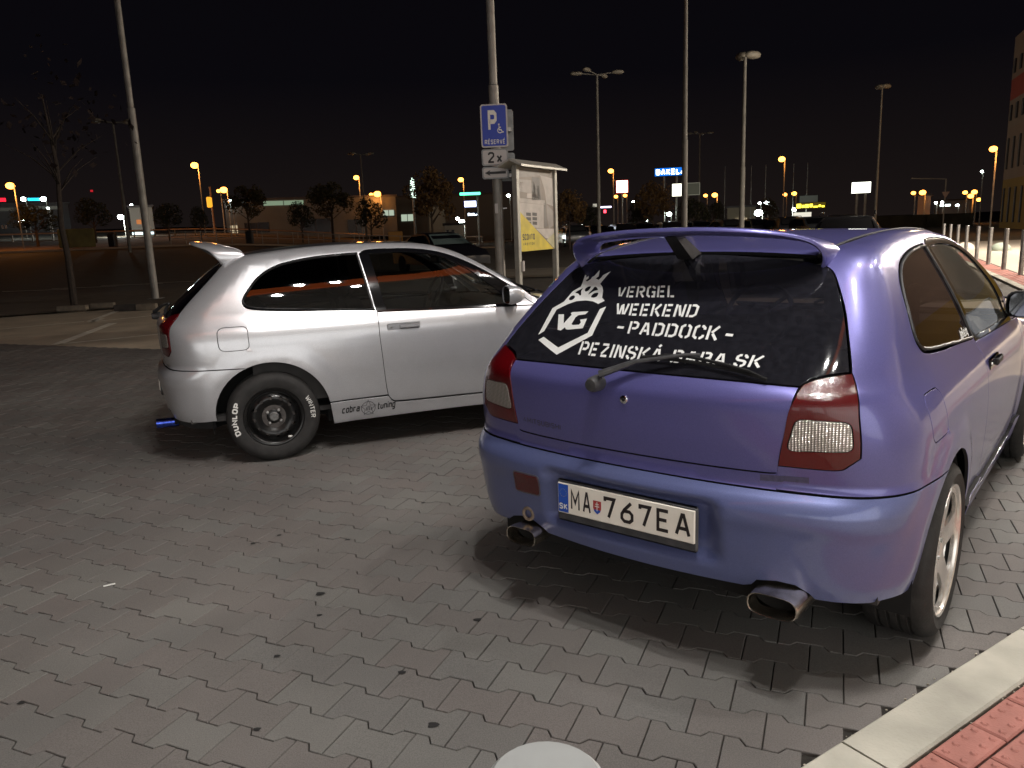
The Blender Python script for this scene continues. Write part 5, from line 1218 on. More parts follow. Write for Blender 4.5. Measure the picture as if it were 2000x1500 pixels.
# ------------------------------------------------------------------ street lamps that are lit
ORG = (1.0, .36, .07); EM_O = emis('sodium_glow', (1, .34, .05), 9); EM_W = emis('white_glow', (.85, 1, .95), 34); EM_R = emis('red_led', (1, .02, .04), 3.0)
def street_lamp(u, v, d, size, em, label, post_vis=True, power=0, col=ORG, grp='lit street lamps in the distance'):
    p = G(u, v, d); z0 = gz(p[0], p[1]); t = empty('street_lamp', (p[0], p[1], z0), 0, label, 'street lamp', grp)
    r = size*d/1496/2*(1.35 if em is EM_O else 1.05)
    MB().tube([(.0+r, 0, 0), (r, 0, p[2]-z0+.1), (0, 0, p[2]-z0+.12)], max(.05, d*.0007), 6).build('pole', M_['galv_dull'], t)
    MB().sphere((0, 0, p[2]-z0), r, 10, 7, (1.15, 1, .85)).build('lamp_globe', em, t, 60)
    if power:
        l = bpy.data.lights.new('lamp_light', 'POINT'); l.energy = power*(.16 if col == ORG else .5); l.color = col; l.shadow_soft_size = .3; o = bpy.data.objects.new('lamp_light', l); o.location = (p[0]-.0, p[1]-r-.4, p[2]-r-.3); link(o)
    return t
for u, v, d, s, lab, pw in [(20, 363, 66, 9, 'orange street lamp at the far left edge', 2200), (380, 323, 82, 9, 'tall orange street lamp right of the left post', 2500), (427, 373, 95, 5, 'smaller left lamp of the orange pair over the yellow gatepost', 0), (437, 371, 92, 9, 'brighter right lamp of the orange pair over the yellow gatepost', 1800), (696, 347, 88, 7, 'single orange street lamp left of the lit christmas figure', 1500), (725, 380, 105, 5, 'left dimmer lamp of the orange pair over the hall', 0), (737, 379, 100, 9, 'right brighter lamp of the orange pair over the hall', 1500), (900, 351, 100, 7, 'orange lamp above the green lit sign', 1200),
        (1193, 334, 100, 7, 'orange lamp above the red lit sign', 900), (1203, 384, 120, 5, 'left of two small lamps beneath the red lit sign', 0), (1221, 382, 120, 5, 'right of two small lamps beneath the red lit sign', 0), (1378, 382, 120, 5, 'small orange lamp right of the empty billboard', 0), (1396, 381, 115, 7, 'larger orange lamp right of the empty billboard', 900), (1527, 311, 85, 8, 'high orange lamp standing alone above the yellow sign', 900), (1533, 380, 130, 5, 'left lamp of the pair above the yellow sign', 0), (1551, 378, 130, 6, 'right lamp of the pair above the yellow sign', 0),
        (1940, 291, 60, 8, 'orange lamp beside the striped building', 1500), (1784, 377, 120, 5, 'left lamp of the pair before the block at the right', 0), (1802, 376, 115, 7, 'right lamp of the pair before the block at the right', 600), (1885, 376, 120, 5, 'leftmost lamp of the cluster left of the striped building', 0), (1903, 375, 120, 6, 'rightmost high lamp of the cluster left of the striped building', 0), (1896, 383, 110, 6, 'middle lamp of the cluster left of the striped building', 600), (1912, 390, 110, 5, 'lowest lamp of the cluster left of the striped building', 0)]:
    street_lamp(u, v, d, s, EM_O, lab, power=pw)
for u, v, d, s, lab, pw in [(236, 424, 90, 9, 'bright white floodlight left of the tall left post', 1200), (257, 401, 110, 5, 'small white lamp just left of the tall left post', 0), (94, 407, 95, 4, 'small white lamp below the cyan sign', 0), (42, 430, 95, 9, 'white lamp low at the far left', 0), (993, 382, 90, 6, 'white lamp between the sign post and the notice board', 0), (451, 392, 100, 5, 'small white lamp by the hall roof', 0), (902, 433, 80, 9, 'brightest white lamp at the kiosk right of the largest tree', 900), (894, 427, 82, 6, 'second white lamp at the kiosk', 0), (1482, 416, 95, 13, 'brightest floodlight above the violet car roof', 1800), (1551, 409, 110, 6, 'white lamp at the left end of the yellow sign', 300), (1484, 397, 115, 5, 'small lamp above the brightest floodlight', 0), (1497, 396, 115, 7, 'second small lamp above the brightest floodlight', 0), (1918, 335, 90, 4, 'small white light left of the striped building', 0), (1307, 418, 100, 8, 'white light shining through the trees', 0), (1237, 394, 110, 4, 'tiny white light right of the red lit sign', 0), (1828, 396, 120, 4, 'first small white station light at the right', 0), (1840, 395, 118, 4, 'second small white station light at the right', 0), (1870, 401, 118, 4, 'third small white station light at the right', 0), (1264, 431, 80, 4, 'glinting light in the row of parked cars', 0)]:
    street_lamp(u, v, d, s, EM_W, lab, power=pw, col=(.9, 1, .95), grp='white lamps in the distance')
# ------------------------------------------------------------------ lit signs
def facing(u, v, d): p = G(u, v, d); return p, math.atan2(-p[0], p[1])
def light_box(u0, v0, u1, v1, d, em, label, frame=None, legs=None, cat='sign', name='lit_sign', thick=.3, letters=None, lem=None, slope=0):
    uc, vc = (u0+u1)/2, (v0+v1)/2; p, a = facing(uc, vc, d); q0, q1 = G(u0, v0, d), G(u1, v1, d); w = math.hypot(q1[0]-q0[0], q1[1]-q0[1]); hh = abs(G(uc, v0, d)[2]-G(uc, v1, d)[2]); z0 = gz(p[0], p[1])
    t = empty(name, (p[0], p[1], z0), a, label, cat); zc = p[2]-z0
    MB().box((0, 0, zc), (w+.1, thick, hh+.1)).build('casing', frame or M_['dark'], t)
    MB().box((0, -thick/2-.03, zc), (w, .04, hh)).build('lit_face', em, t)
    if letters:
        mb = MB(); q, tw = text_quads(letters, .22, .22) if letters != '#' else ([[np.array(c) for c in ((x, y0), (x+wd, y0), (x+wd, y1), (x, y1))] for x, wd, y0, y1 in ((0, .5, 0, 1), (.6, .34, .05, .7), (1.0, .4, .0, .85), (1.5, .36, .1, .9), (1.95, .5, 0, .35), (2.55, .25, .1, .6), (2.9, .3, 0, .4))], 3.2); put_quads(mb, q, lambda x, y: (-w*.46+x/tw*w*.92, -thick/2-.06, zc-hh*.36+y*hh*.72)); mb.build('lit_letters', lem, t)
    if legs:
        for lx in legs: MB().tube([(lx*w, 0, 0), (lx*w, 0, zc-hh/2)], .12, 8).build('pole', M_['galv_dull'], t)
    return t
light_box(-30, 387, 12, 394, 105, emis('red_tube', (1, .01, .03), 2.2), 'red lit strip sign at the left edge')
light_box(54, 387, 79, 392, 105, emis('cyan_tube', (.0, .62, 1), 3.2), 'cyan lit strip sign at the left')
for u, s, lab in ((46, 7, 'white round lamp left of the cyan strip'), (85, 8, 'white round lamp right of the cyan strip')): street_lamp(u, 389, 104, s, EM_W, lab, grp='white lamps in the distance')
light_box(176, 371, 182, 375, 120, emis('dim_red', (1, .02, .04), .5), 'tiny red mast light above the dark left trees')
light_box(898, 376, 938, 381, 85, emis('green_tube', (.10, 1., .52), 4), 'green lit strip sign left of the sign post', legs=(.35,))
light_box(907, 393, 930, 404, 86, emis('white_blue', (.75, .85, 1), 5), 'white lit panel below the green strip', frame=mat('panel_blue', (.02, .03, .2), .5, emit=(.03, .05, .6), estr=.4), legs=None)
light_box(913, 415, 936, 422, 86, emis('price_blue', (.01, .02, .10), .3), 'price display below the white panel', letters='#', lem=emis('digit', (.8, .9, 1), 5), legs=None)
light_box(1204, 353, 1226, 376, 110, emis('hot_sign', (1, .62, .50), 7), 'square red bordered lit sign on a pole', frame=emis('red_border', (1, .01, .01), 1.6), legs=(0,))
light_box(1171, 403, 1194, 406, 120, emis('violet_white', (.8, .7, 1), 4), 'thin white lit sign at low level right of the four headed post')
light_box(1179, 410, 1184, 416, 118, emis('small_red', (1, .05, .08), 5), 'small red light sign under the thin white one')
light_box(1279, 328, 1340, 343, 100, emis('blue_face', (.01, .20, .90), 1.2), 'long blue and white lit roof sign behind the bare tall post', letters='BAKELA', lem=emis('white_letters', (.85, .92, 1), 7), legs=(-.2, .2))
light_box(1313, 359, 1341, 383, 80, emis('billboard_lit', (1, 1, .80), 2.6), 'floodlit white billboard behind the bare tall post', name='billboard', cat='billboard', legs=(.3,))
light_box(1343, 358, 1366, 380, 80, emis('billboard_dim', (.7, .7, .5), .06), 'empty dark billboard frame beside the lit one', frame=mat('bb_frame', (.4, .4, .33), .6, emit=(.5, .5, .4), estr=.25), name='billboard', cat='billboard', legs=(-.45,))
light_box(1664, 356, 1700, 377, 80, emis('billboard_lit2', (1, 1, .86), 3.2), 'floodlit white billboard above the violet car roof', name='billboard', cat='billboard', legs=(-.2, .25))
light_box(1554, 396, 1612, 407, 100, emis('yellow_back', (.30, .20, .0), .25), 'yellow lit lettering sign above the car roofs', letters='#', lem=emis('yellow_letters', (1, .80, .05), 4))
light_box(1562, 382, 1597, 395, 104, emis('dim_panel', (.5, .55, .45), .07), 'dim grey panel on top of the yellow lit sign', name='roof_panel', cat='panel')
light_box(1550, 415, 1584, 424, 98, emis('kiosk_face', (.95, .9, .75), .9), 'pale lit kiosk front under the yellow sign', name='kiosk', cat='kiosk', thick=4)
light_box(1836, 399, 1856, 403, 110, emis('station', (.85, 1, .95), 4), 'bright station canopy light at the right')
light_box(1158, 398, 1130 if False else 1172, 404, 118, emis('shop_row', (.9, .85, .7), .5), 'dim lit shop windows right of the notice board')
# lit christmas figure: garland spiral
p, a = facing(806, 370, 90); z0 = gz(p[0], p[1]); cf = empty('christmas_light_figure', (p[0], p[1], z0), a, 'spiral of white christmas lights shaped like a slim tree', 'christmas lights')
zb_, zt_ = G(806, 386, 90)[2]-z0, G(806, 348, 90)[2]-z0
MB().tube([(0, 0, 0), (0, 0, zb_)], .15, 8).build('pole', M_['galv_dull'], cf)
MB().tube([((.30 if k < 95 else .05)*math.cos(k*.55)*(1-k/230), .3*math.sin(k*.55), zb_+(zt_-zb_)*k/100) for k in range(101)], .045, 5).build('light_garland', emis('garland', (.75, 1, .82), 2.2), cf)
# ------------------------------------------------------------------ buildings
M_['hall'] = mat('hall_cladding', (.15, .15, .145), .8, noise=.12, scale=.6); M_['hall2'] = mat('hall_dark', (.07, .065, .07), .8, noise=.2, scale=.5); M_['win_dark'] = mat('window_dark', (.012, .012, .015), .2)
def building(u0, u1, vt, d, dep, m, label, vb=None, wins=None, name='warehouse', rot=0, stripes=None, roof=True):
    uc = (u0+u1)/2; p, a = facing(uc, 430, d); q0, q1 = G(u0, 430, d), G(u1, 430, d); w = math.hypot(q1[0]-q0[0], q1[1]-q0[1]); z0 = gz(p[0], p[1])-.3; hh = G(uc, vt, d)[2]-z0
    t = empty(name, (p[0], p[1], z0), a+rot, label, 'building')
    MB().box((0, dep/2, hh/2), (w, dep, hh)).build('wall', m, t)
    if roof: MB().box((0, dep/2, hh+.12), (w+.4, dep+.4, .24)).build('roof_edge', M_['hall2'], t)
    for (x0, x1, y0, y1, em) in wins or []:
        o = MB().box(((x0+x1)/2*w-w/2, -.04, (y0+y1)/2*hh), ((x1-x0)*w, .10, (y1-y0)*hh)).build('window', em or M_['win_dark'], t)
        MB().box(((x0+x1)/2*w-w/2, -.11, (y0+y1)/2*hh), (.08, .05, (y1-y0)*hh)).build('mullion', M_['hall2'], o)
    return t, w, hh
LW = emis('lit_window', (.75, .9, .7), .55); LW2 = emis('warm_window', (1, .8, .5), .5)
building(445, 780, 388, 100, 25, M_['hall'], 'long low grey hall behind the trees at the left', wins=[(.10, .24, .2, .45, None), (.42, .60, .15, .5, None), (.22, .45, .86, .97, emis('roof_glow', (.55, .75, .5), .35)), (.92, .985, .52, .66, LW), (.70, .80, .1, .45, None), (.02, .06, .1, .4, LW2)])
building(770, 1010, 382, 112, 20, mat('hall_b', (.12, .12, .11), .8), 'darker hall continuing behind the largest tree', wins=[(.06, .16, .50, .64, LW), (.3, .5, .1, .3, None)])
building(-60, 140, 400, 110, 25, M_['hall2'], 'dark low building beneath the red and cyan signs', wins=[(.1, .5, .82, .92, emis('dimstrip', (.5, .5, .4), .06)), (.55, .9, .85, .95, emis('dimstrip2', (.5, .5, .4), .09)), (.30, .36, .3, .42, None)])
building(255, 300, 405, 96, 10, mat('shed', (.25, .24, .22), .8), 'small pale shed behind the tall left post', wins=[(.0, .95, .10, .18, emis('shed_light', (.7, .95, 1), 3.0)), (.25, .7, .45, .6, emis('orange_win', (1, .3, .05), .5))])
building(868, 905, 440, 78, 4, mat('kiosk_w', (.6, .57, .48), .7), 'small pale kiosk lit from above right of the largest tree', wins=[(.35, .5, .5, .8, None), (.1, .2, .1, .8, None)])
building(838, 852 if False else 870, 404, 92, 3, mat('tower', (.30, .28, .22), .8), 'slim pale pylon building by the kiosk', roof=False)
building(1790, 1815, 383, 120, 12, mat('block_b', (.35, .2, .12), .8), 'orange lit block at the right beside the lamp pair')
building(1822, 1900, 392, 130, 8, mat('station_b', (.3, .3, .3), .8), 'long low station canopy at the right')
building(1420, 1475, 405, 110, 8, mat('house_b', (.25, .22, .16), .8), 'small house lit by the brightest floodlight', wins=[(.3, .4, .3, .6, LW2), (.6, .7, .3, .6, LW2)])
# striped multi-storey building at the right edge
q0 = G(1955, 400, 78); t = empty('striped_building', (q0[0]+.0, q0[1], -.2), 0, 'tall building with yellow base and red band at the right edge', 'building')
q1 = G(2060, 400, 62); dirx = np.array([q1[0]-q0[0], q1[1]-q0[1]]); dirx /= np.linalg.norm(dirx); t.rotation_euler = (0, 0, math.atan2(dirx[1], dirx[0]))
zed = [0, G(1893, 352, 78)[2], G(1900, 280, 78)[2], G(1960, 225, 68)[2]+.4, G(1972, 165, 66)[2]+.6]
HT = G(1965, 112, 78)[2]
bands = [(0, .30, (.36, .23, .03)), (.30, .60, (.34, .25, .18)), (.60, .76, (.34, .27, .20)), (.76, .88, (.42, .07, .04)), (.88, 1.12, (.34, .26, .19))]
LN = 34
for a_, b_, c in bands: MB().box((LN/2, 9, HT*(a_+b_)/2), (LN, 18, HT*(b_-a_))).build('wall', mat('band_%d' % int(a_*100), c, .8, noise=.10, scale=.5), t)
for k in range(16):
    x = 1.0+k*2.05
    for (z0_, z1_, w_) in ((.05, .25, .35), (.36, .54, .45), (.64, .73, .6), (.91, .99, .6)):
        o = MB().box((x, -.03, HT*(z0_+z1_)/2), (w_, .12, HT*(z1_-z0_))).build('window', M_['win_dark'], t); MB().box((x, -.10, HT*(z0_+z1_)/2), (.06, .05, HT*(z1_-z0_))).build('mullion', mat('mull', (.1, .1, .1), .6), o)
l = bpy.data.lights.new('facade_light', 'POINT'); l.energy = 420; l.color = (1, .72, .38); l.shadow_soft_size = .4; o = bpy.data.objects.new('facade_light', l); p = G(1930, 300, 56); o.location = (p[0], p[1], 9); link(o)
# ------------------------------------------------------------------ verge, rail, hedge at the left
M_['verge'] = mat('dry_verge', (.13, .085, .045), .95, noise=.45, scale=.8, bump=.5)
def band(nm, u0, u1, d0, d1, h_, m, kind, label=None, n=24):
    P = []
    for i in range(n+1):
        u = u0+(u1-u0)*i/n
        for d, z in ((d0, 0), (d0+.02, h_), (d1, h_), (d1+.02, 0)): p = G(u, 440, d); P.append((p[0], p[1], gz(p[0], p[1])+z))
    o = MB().add(P, [(i*4+k, i*4+4+k, i*4+5+k, i*4+k+1) for i in range(n) for k in range(3)]).build(nm, m); return tag(o, label, kind=kind)
band('verge', -150, 980, 62.5, 84, .05, M_['verge'], 'structure'); band('road_kerb', -150, 980, 61.2, 61.7, .12, mat('far_kerb', (.35, .24, .16), .9), 'structure'); band('far_road', -150, 1000, 86, 96, .06, mat('far_road_m', (.12, .09, .06), .9), 'structure')
band('hedge_bank', 1100, 1900, 92, 96, 1.3, mat('hedge_dark', (.03, .028, .018), .95, noise=.5, scale=.6), 'structure')
# guard rail: posts and a beam
gr = empty('guard_rail', (0, 0, 0), 0, 'low guard rail with a thin beam along the far road at the left', 'guard rail'); pts = [G(u, 440, 85) for u in range(-20, 960, 20)]; pts = [(p[0], p[1], gz(p[0], p[1])+.72) for p in pts]
MB().tube(pts, .07, 6).build('beam', mat('rail_beam', (.45, .30, .2), .5, .3), gr)
for p in pts[::2]: MB().box((p[0], p[1], p[2]-.4), (.10, .10, .8)).build('post', M_['galv_dull'], gr)
hr = empty('railing', (0, 0, 0), 0, 'thin bar railing along the verge behind the silver car', 'railing'); pts = [G(u, 440, 63.5) for u in range(330, 960, 30)]; pts = [(p[0], p[1], gz(p[0], p[1])) for p in pts]
for zz in (.5, .95): MB().tube([(x, y, z+zz) for x, y, z in pts], .025, 5).build('rail', M_['galv_dull'], hr)
for x, y, z in pts: MB().tube([(x, y, z), (x, y, z+1.0)], .03, 5).build('post', M_['galv_dull'], hr)
# litter bins on the verge, gatepost, yellow skip
for u, lab in ((216, 'dark litter bin on the verge left of the tall post'), (485, 'dark litter bin on the verge behind the silver roof')):
    p = G(u, 440, 63.2); o = MB().box((0, 0, .55), (.5, .5, 1.0), ch=.06).build('litter_bin', M_['black_trim']); o.location = (p[0], p[1], gz(p[0], p[1])); tag(o, lab, 'bin')
p, a = facing(150, 465, 64); o = MB().box((0, 0, .75), (2.3, 1.2, 1.3), ch=.05).build('yellow_container', mat('container_y', (.15, .12, .03), .7, noise=.3, scale=1.5)); o.location = (p[0], p[1], gz(p[0], p[1])); o.rotation_euler = (0, 0, a); tag(o, 'dim yellow container box standing on the verge at the left', 'container')
p, a = facing(772, 455, 66); o = MB().box((0, 0, .7), (1.2, .6, 1.2), ch=.05).build('orange_cabinet', mat('cabinet_o', (.5, .25, .06), .7)); o.location = (p[0], p[1], gz(p[0], p[1])); o.rotation_euler = (0, 0, a); tag(o, 'orange lit utility cabinet behind the dark parked car', 'cabinet')
p, a = facing(409, 395, 90); gp = empty('traffic_signal', (p[0], p[1], gz(p[0], p[1])), a, 'yellow traffic signal backboard lit beside the orange lamp pair', 'traffic signal'); zz = p[2]-gz(p[0], p[1])
MB().box((0, 0, zz), (.55, .3, 1.1), ch=.08).build('backboard', emis('signal_yellow', (1, .42, .03), 1.3), gp); MB().tube([(0.2, 0, 0), (.2, 0, zz+1.6)], .10, 8).build('pole', mat('sig_pole', (.5, .25, .1), .6), gp)
# flagpoles
for k, u in enumerate((1415, 1466, 1494, 1548, 1575)):
    p = G(u, 400, 110); fl = MB(); fl.tube([(0, 0, 0), (0, 0, 8.5)], [.07, .04], 6); o = fl.build('flagpole', M_['galv_dull']); o.location = (p[0], p[1], 0); tag(o, 'thin dim flagpole, %s from the left of the row above the violet car' % nums[k], 'flagpole', 'flagpoles above the far shops')
# gantry sign and give-way sign at the right
p = G(1843, 420, 75); gs = empty('road_sign', (p[0], p[1], 0), 0, 'give-way triangle on a pole with a long overhead arm at the right', 'road sign'); zz = G(1843, 350, 75)[2]; zs = G(1843, 381, 75)[2]
MB().tube([(0, 0, 0), (0, 0, zz), (-2.9, 0, zz+.15)], .06, 6).build('pole', M_['galv_dull'], gs); MB().add([(-.32, -.08, zs+.26), (.32, -.08, zs+.26), (0, -.08, zs-.28), (-.32, -.04, zs+.26), (.32, -.04, zs+.26), (0, -.04, zs-.28)], [(0, 1, 2), (3, 5, 4), (0, 3, 4, 1), (1, 4, 5, 2), (2, 5, 3, 0)]).build('triangle_plate', mat('sign_dim', (.35, .25, .22), .6), gs)
# domes between the far bollards
for u, v, d, lab in ((1886, 471, 34, 'white concrete dome bollard between the far steel bollards'), (1956, 470, 33, 'greenish concrete dome further right behind the bollards')):
    p = G(u, v, d); P = MB().sphere((0, 0, 0), .30, 16, 10, (1.15, 1, .9)).build('dome_bollard', mat('dome_w' if u < 1900 else 'dome_g', (.55, .5, .42) if u < 1900 else (.28, .33, .27), .8), None, 60); P.location = (p[0], p[1], .03); tag(P, lab, 'dome bollard')
# ------------------------------------------------------------------ dark parked cars (simple bodies with parts)
def far_car(u, v, d, yaw, label, col, L=4.3, Hh=1.45, wag=False, lights=False):
    p = G(u, v, d); t = empty('parked_car', (p[0], p[1], gz(p[0], p[1])), yaw, label, 'car', 'dark cars parked in the distance')
    prof = [(-2.1, .35), (-2.15, .75), (-2.05, 1.0), (-1.75, 1.35), (-1.3, 1.46), (-.2, 1.47), (.35, 1.36), (1.05, .98), (1.9, .82), (2.12, .62), (2.12, .32)] if wag else [(-2.1, .35), (-2.15, .8), (-1.9, .98), (-1.5, 1.05), (-.95, 1.36), (-.5, 1.43), (.15, 1.42), (.55, 1.3), (1.1, .95), (1.9, .80), (2.12, .60), (2.12, .32)]
    def hw(z): return .88 if z < .9 else .88-.30*(z-.9)/.55
    P = []; n = len(prof)
    for s in (-1, -.8, .8, 1):
        for x, z in prof: P.append((x*(.985 if abs(s) == 1 else 1)*L/4.3, (hw(z)*s), (z-(.03 if abs(s) == 1 else 0))*Hh/1.45))
    F = [(j*n+i, j*n+(i+1) % n, (j+1)*n+(i+1) % n, (j+1)*n+i) for j in range(3) for i in range(n)]+[tuple(range(n)), tuple(range(4*n-1, 3*n-1, -1))]
    m = mat('carpaint_%d%d%d' % tuple(int(c*99) for c in col), col, .3, .3, coat=.6); MB().add(P, F).build('body', m, t, 35)
    for s in (-1, 1):
        sp = [(-1.15, .98), (-.85, 1.30), (.15, 1.33), (.85, .98)]; MB().add([(x*L/4.3, s*(hw(z)+.006), z*Hh/1.45) for x, z in sp], [(0, 1, 2, 3)]).build('side_window', M_['gloss_black'], t)
        for wx in (-1.3, 1.35): MB().lathe([(0, -.1), (.2, -.11), (.3, -.1), (.31, 0), (.3, .1), (0, .1)], 18, c=(wx*L/4.3, s*.80, .31), axis='y').build('wheel', M_['rubber'], t, 40)
    r_ = [i for i in range(n) if prof[i][0] < -1 and prof[i][1] > .9][:2]
    MB().add([(x*L/4.3-.01, y, z*Hh/1.45+.01) for x, z, y in ((-2.02 if wag else -1.48, 1.02 if wag else 1.06, -.70), (-2.02 if wag else -1.48, 1.02 if wag else 1.06, .70), (-1.72 if wag else -.97, 1.34, .58), (-1.72 if wag else -.97, 1.34, -.58))], [(0, 1, 2, 3)]).build('rear_window', M_['gloss_black'], t)
    MB().add([(x*L/4.3+.01, y, z*Hh/1.45+.01) for x, z, y in ((.40, 1.36, -.58), (.40, 1.36, .58), (1.03, 1.0, .70), (1.03, 1.0, -.70))], [(0, 1, 2, 3)]).build('windscreen', mat('dim_glass', (.10, .14, .14), .1), t)
    if wag:
        for s in (-1, 1): MB().tube([(-1.5, s*.62, 1.44), (-1.4, s*.62, 1.53), (.0, s*.62, 1.54), (.12, s*.62, 1.46)], .018, 6).build('roof_rail', M_['chrome'], t)
    return t
far_car(858, 500, 28, math.radians(-58), 'black hatchback parked beyond the bonnet of the silver car', (.010, .010, .014), 4.3, 1.42)
fc = far_car(1657, 470, 22.5, math.radians(64), 'dark estate car with roof rails showing above the violet car roof', (.02, .02, .022), 4.5, 1.40, True)
dk = ['first', 'second', 'third', 'fourth', 'fifth', 'sixth', 'seventh', 'eighth', 'ninth', 'tenth', 'eleventh']
for k, (u, d) in enumerate([(1115, 58), (1160, 60), (1208, 58), (1255, 60), (1300, 57), (1362, 60), (1412, 56), (1475, 50), (1525, 48), (1575, 46), (1632, 60)]):
    far_car(u, 450, d, math.radians(95+random.uniform(-6, 6)), '%s dark car from the left in the row seen over the violet spoiler' % dk[k], random.choice([(.012, .012, .014), (.02, .018, .02), (.03, .032, .036), (.05, .055, .06)]), 4.3, 1.5, k % 2 == 0)

# ------------------------------------------------------------------ the two hatchbacks
CA = dict(pos=(-1.812745, 5.583426), yaw=0.339404); CB = dict(pos=(0.793598, 2.950779), yaw=0.885964)
carA, gA, hA = build_car('silver_hatchback', CA['pos'], CA['yaw'], M_['silver'], 'silver three-door hatchback on black steel wheels with white tyre lettering', 'car', 'silver')
carB, gB, hB = build_car('violet_hatchback', CB['pos'], CB['yaw'], M_['violet'], 'violet blue three-door hatchback with white sticker lettering on the rear window', 'car', 'violet')
# sticker on the rear window of the violet car
STK = {'crown':[(0.4802,1.0249),(0.4862,1.1146),(0.4469,1.1388),(0.4333,1.1755),(0.4056,1.1929),(0.4099,1.2094),(0.4191,1.2339),(0.4117,1.2329),(0.4059,1.2241),(0.3969,1.2310),(0.3912,1.2221),(0.3992,1.2141),(0.3889,1.2115),(0.3768,1.2202),(0.3775,1.2268),(0.3685,1.2315),(0.3604,1.2517),(0.3515,1.2395),(0.3466,1.2296),(0.3553,1.2221),(0.3368,1.2172),(0.3309,1.2255),(0.3287,1.2343),(0.3201,1.2389),(0.3032,1.2479),(0.3152,1.2170),(0.3190,1.2045),(0.3006,1.1945),(0.2878,1.1820),(0.2742,1.1591),(0.2549,1.1493),(0.2752,1.1382),(0.3062,1.1454),(0.3413,1.1473),(0.3852,1.1435),(0.4200,1.1313),(0.4603,1.1111),(0.4596,1.0389)],'hole0':[(0.4294,1.1471),(0.4309,1.1580),(0.4154,1.1629),(0.4028,1.1568),(0.4077,1.1469),(0.4185,1.1443)],'hole1':[(0.4188,1.1704),(0.4049,1.1808),(0.3893,1.1883),(0.3920,1.1790),(0.3793,1.1631),(0.3871,1.1622),(0.3954,1.1680)],'hole2':[(0.3736,1.1774),(0.3787,1.1859),(0.3710,1.1938),(0.3540,1.1953),(0.3551,1.1823),(0.3623,1.1760)],'hole3':[(0.3388,1.1946),(0.3265,1.1928),(0.3115,1.1835),(0.3288,1.1804),(0.3474,1.1657),(0.3480,1.1738),(0.3401,1.1848)],'hole4':[(0.3275,1.1584),(0.3290,1.1658),(0.3216,1.1735),(0.3024,1.1748),(0.2991,1.1625),(0.3110,1.1569)],'hex':[(0.4637,1.0095),(0.4463,1.0211),(0.3476,0.9939),(0.2518,1.0460),(0.2551,1.1221),(0.2341,1.1311),(0.2270,1.0395),(0.3369,0.9719)],'vg':[(0.3972,1.0472),(0.4364,1.0963),(0.4094,1.0977),(0.3848,1.0686),(0.3701,1.0986),(0.3805,1.1034),(0.3724,1.1069),(0.3006,1.1129),(0.3072,1.1027),(0.3369,1.0982),(0.3452,1.0915),(0.3462,1.0688),(0.3378,1.0662),(0.3096,1.0688),(0.3073,1.0770),(0.3181,1.0847),(0.2892,1.0896),(0.2839,1.0591),(0.3494,1.0506),(0.3596,1.0516),(0.3682,1.0572),(0.3802,1.0462)],'VERGEL':[(0.2127,1.1618),(-0.0231,1.1681),(-0.0019,1.2054),(0.2262,1.1977)],'WEEKEND':[(0.1787,1.1061),(-0.1320,1.1105),(-0.1265,1.1490),(0.1950,1.1438)],'PADDOCK':[(0.0885,1.0528),(-0.2354,1.0486),(-0.2311,1.0892),(0.0994,1.0908)],'PEZ':[(0.2443,0.9796),(-0.3982,0.9828),(-0.4016,1.0148),(0.2552,1.0206)],'dashes':[(0.1400,1.0704),(0.1137,1.0697),(-0.2559,1.0658),(-0.2798,1.0645)],}
def on_glass(y, z, off=.0012):
    p = rearc(np.atleast_1d(y), np.atleast_1d(z)); return p+nrm(p)*off
def decal(nm, outer, holes=()):
    vv, T = tri2d(resample(np.array(outer), .02), [resample(roundpoly(np.array(h_), .006, 3), .02) for h_ in holes], .03); P = on_glass(vv[:, 0], vv[:, 1])
    T = T[:, ::-1]; me = bpy.data.meshes.new(nm); me.from_pydata([tuple(p) for p in P], [], [tuple(int(i) for i in t) for t in T]); me.materials.append(M_['sticker']); o = bpy.data.objects.new(nm, me); link(o, gB)
decal('sticker_crown', STK['crown'], [STK['hole%d' % i] for i in range(5)]); decal('sticker_hexagon', STK['hex']); decal('sticker_monogram', STK['vg'])
def bil(Q, s, t):
    bl, br_, tr_, tl_ = [np.array(q) for q in Q]; return (bl*(1-s)+br_*s)*(1-t)+(tl_*(1-s)+tr_*s)*t
for txt_, key in (('VERGEL', 'VERGEL'), ('WEEKEND', 'WEEKEND'), ('PADDOCK', 'PADDOCK'), ('PEZINSKÁ BABA.SK', 'PEZ')):
    q, tw = text_quads(txt_, .17, .17, ST); mb = MB()
    for k in q:
        yz = np.array([bil(STK[key], a/tw, b_) for a, b_ in k]); P = on_glass(yz[:, 0], yz[:, 1]); mb.add([tuple(p) for p in P], [(0, 1, 2, 3)])
    mb.build('sticker_lettering', M_['sticker'], gB)
mb = MB()
for (y0, z0_), (y1, z1_) in ((STK['dashes'][0], STK['dashes'][1]), (STK['dashes'][2], STK['dashes'][3])):
    P = on_glass(np.array([y0, y1, y1, y0]), np.array([z0_-.0035, z1_-.0035, z1_+.0035, z0_+.0035])); mb.add([tuple(p) for p in P], [(0, 1, 2, 3)])
mb.build('sticker_lettering', M_['sticker'], gB)
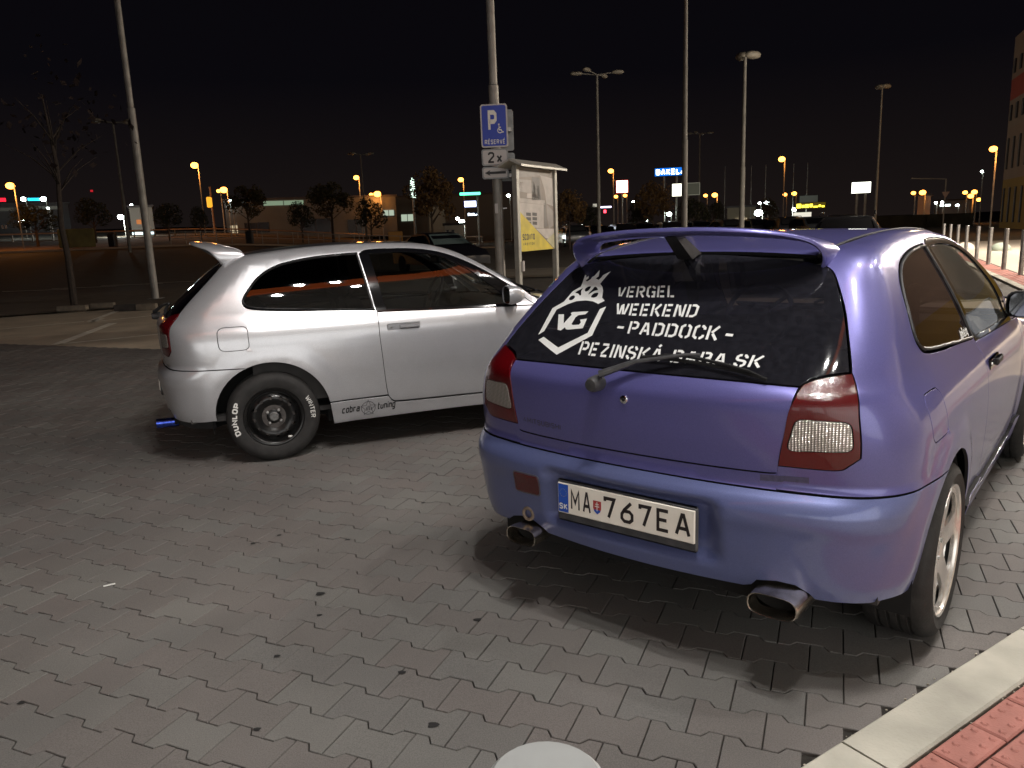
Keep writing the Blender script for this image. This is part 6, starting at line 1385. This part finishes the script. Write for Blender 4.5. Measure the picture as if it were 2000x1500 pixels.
# faded maker's lettering on the hatch
q, tw = text_quads('MITSUBISHI', .20, .14); mb = MB()
def hf(a, b_):
    y = .432-a/tw*.165; z = .722+b_*.021; return tuple(on_glass(y, z, .0008)[0])
put_quads(mb, q, hf)
for k in range(3):
    a = math.pi/2+k*2*math.pi/3; c = (.446, .732); d = .0055; mb.add([tuple(on_glass(c[0]-d*(math.cos(a)+x), c[1]+d*(math.sin(a)+y_), .0008)[0]) for x, y_ in ((0, -.9), (.55, 0), (0, .9), (-.55, 0))], [(0, 1, 2, 3)])
mb.build('maker_lettering', M_['ghost'], hB)
# sticker on the sill of the silver car: script and round emblem
def side_pt(x, z, off=.0176):
    p = cap(np.array([x-XC]), np.array([z])); return tuple((p+nrm(p)*off)[0])
mb = MB()
def sill_text(s, x0, x1, z0_, z1_, hgt, w=.17):
    q, tw = text_quads(s, w, .10, shear=.18); put_quads(mb, q, lambda a, b_: side_pt(x0+(x1-x0)*a/tw, z0_+(z1_-z0_)*a/tw+b_*hgt))
sill_text('cobra', .425, .545, .266, .268, .052); mb.build('sill_lettering', M_['sign_black'], carA)
mb = MB(); sill_text('tuning', .665, .785, .268, .270, .052); mb.build('sill_lettering', M_['sign_black'], carA)
mb = MB()
cx, cz = .605, .285
for r in (.046,):
    for k in ribbon2([(cx+r*math.cos(t), cz+r*math.sin(t)) for t in [2*math.pi*i/28 for i in range(28)]], .004, True): mb.add([side_pt(a, b_) for a, b_ in k], [(0, 1, 2, 3)])
star = [(cx+(.052 if i % 2 == 0 else .024)*math.cos(math.pi/2+i*math.pi/5), cz+(.058 if i % 2 == 0 else .024)*math.sin(math.pi/2+i*math.pi/5)) for i in range(10)]
for k in ribbon2(star, .0035, True): mb.add([side_pt(a, b_, .018) for a, b_ in k], [(0, 1, 2, 3)])
for dx_, h_ in ((-.016, .024), (-.005, .034), (.007, .034), (.018, .024)): 
    for k in ribbon2([(cx+dx_, cz-.018), (cx+dx_+.004, cz-.018+h_)], .006): mb.add([side_pt(a, b_) for a, b_ in k], [(0, 1, 2, 3)])
mb.build('sill_emblem', mat('emblem_grey', (.10, .10, .11), .5), carA)
# small window sticker low in the quarter window of the violet car
mb = MB()
q, tw = text_quads('JapRacing', .2, .12, shear=.2)
put_quads(mb, q, lambda a, b_: tuple((lambda p: (p+nrm(p)*.0015)[0])(cap(np.array([.50+.155*a/tw-XC]), np.array([.948+.022*b_])))))
mb.build('window_lettering', M_['sticker'], carB)
# parcel shelf clutter seen through the quarter window
mb = MB(); mb.box((.30, -.62, .98), (.50, .03, .10), rz=.1, ch=.01); mb.box((.45, -.60, 1.08), (.12, .03, .16), ch=.01); mb.build('paper_roll', mat('paper', (.55, .48, .33), .8, noise=.2, scale=12), carB)
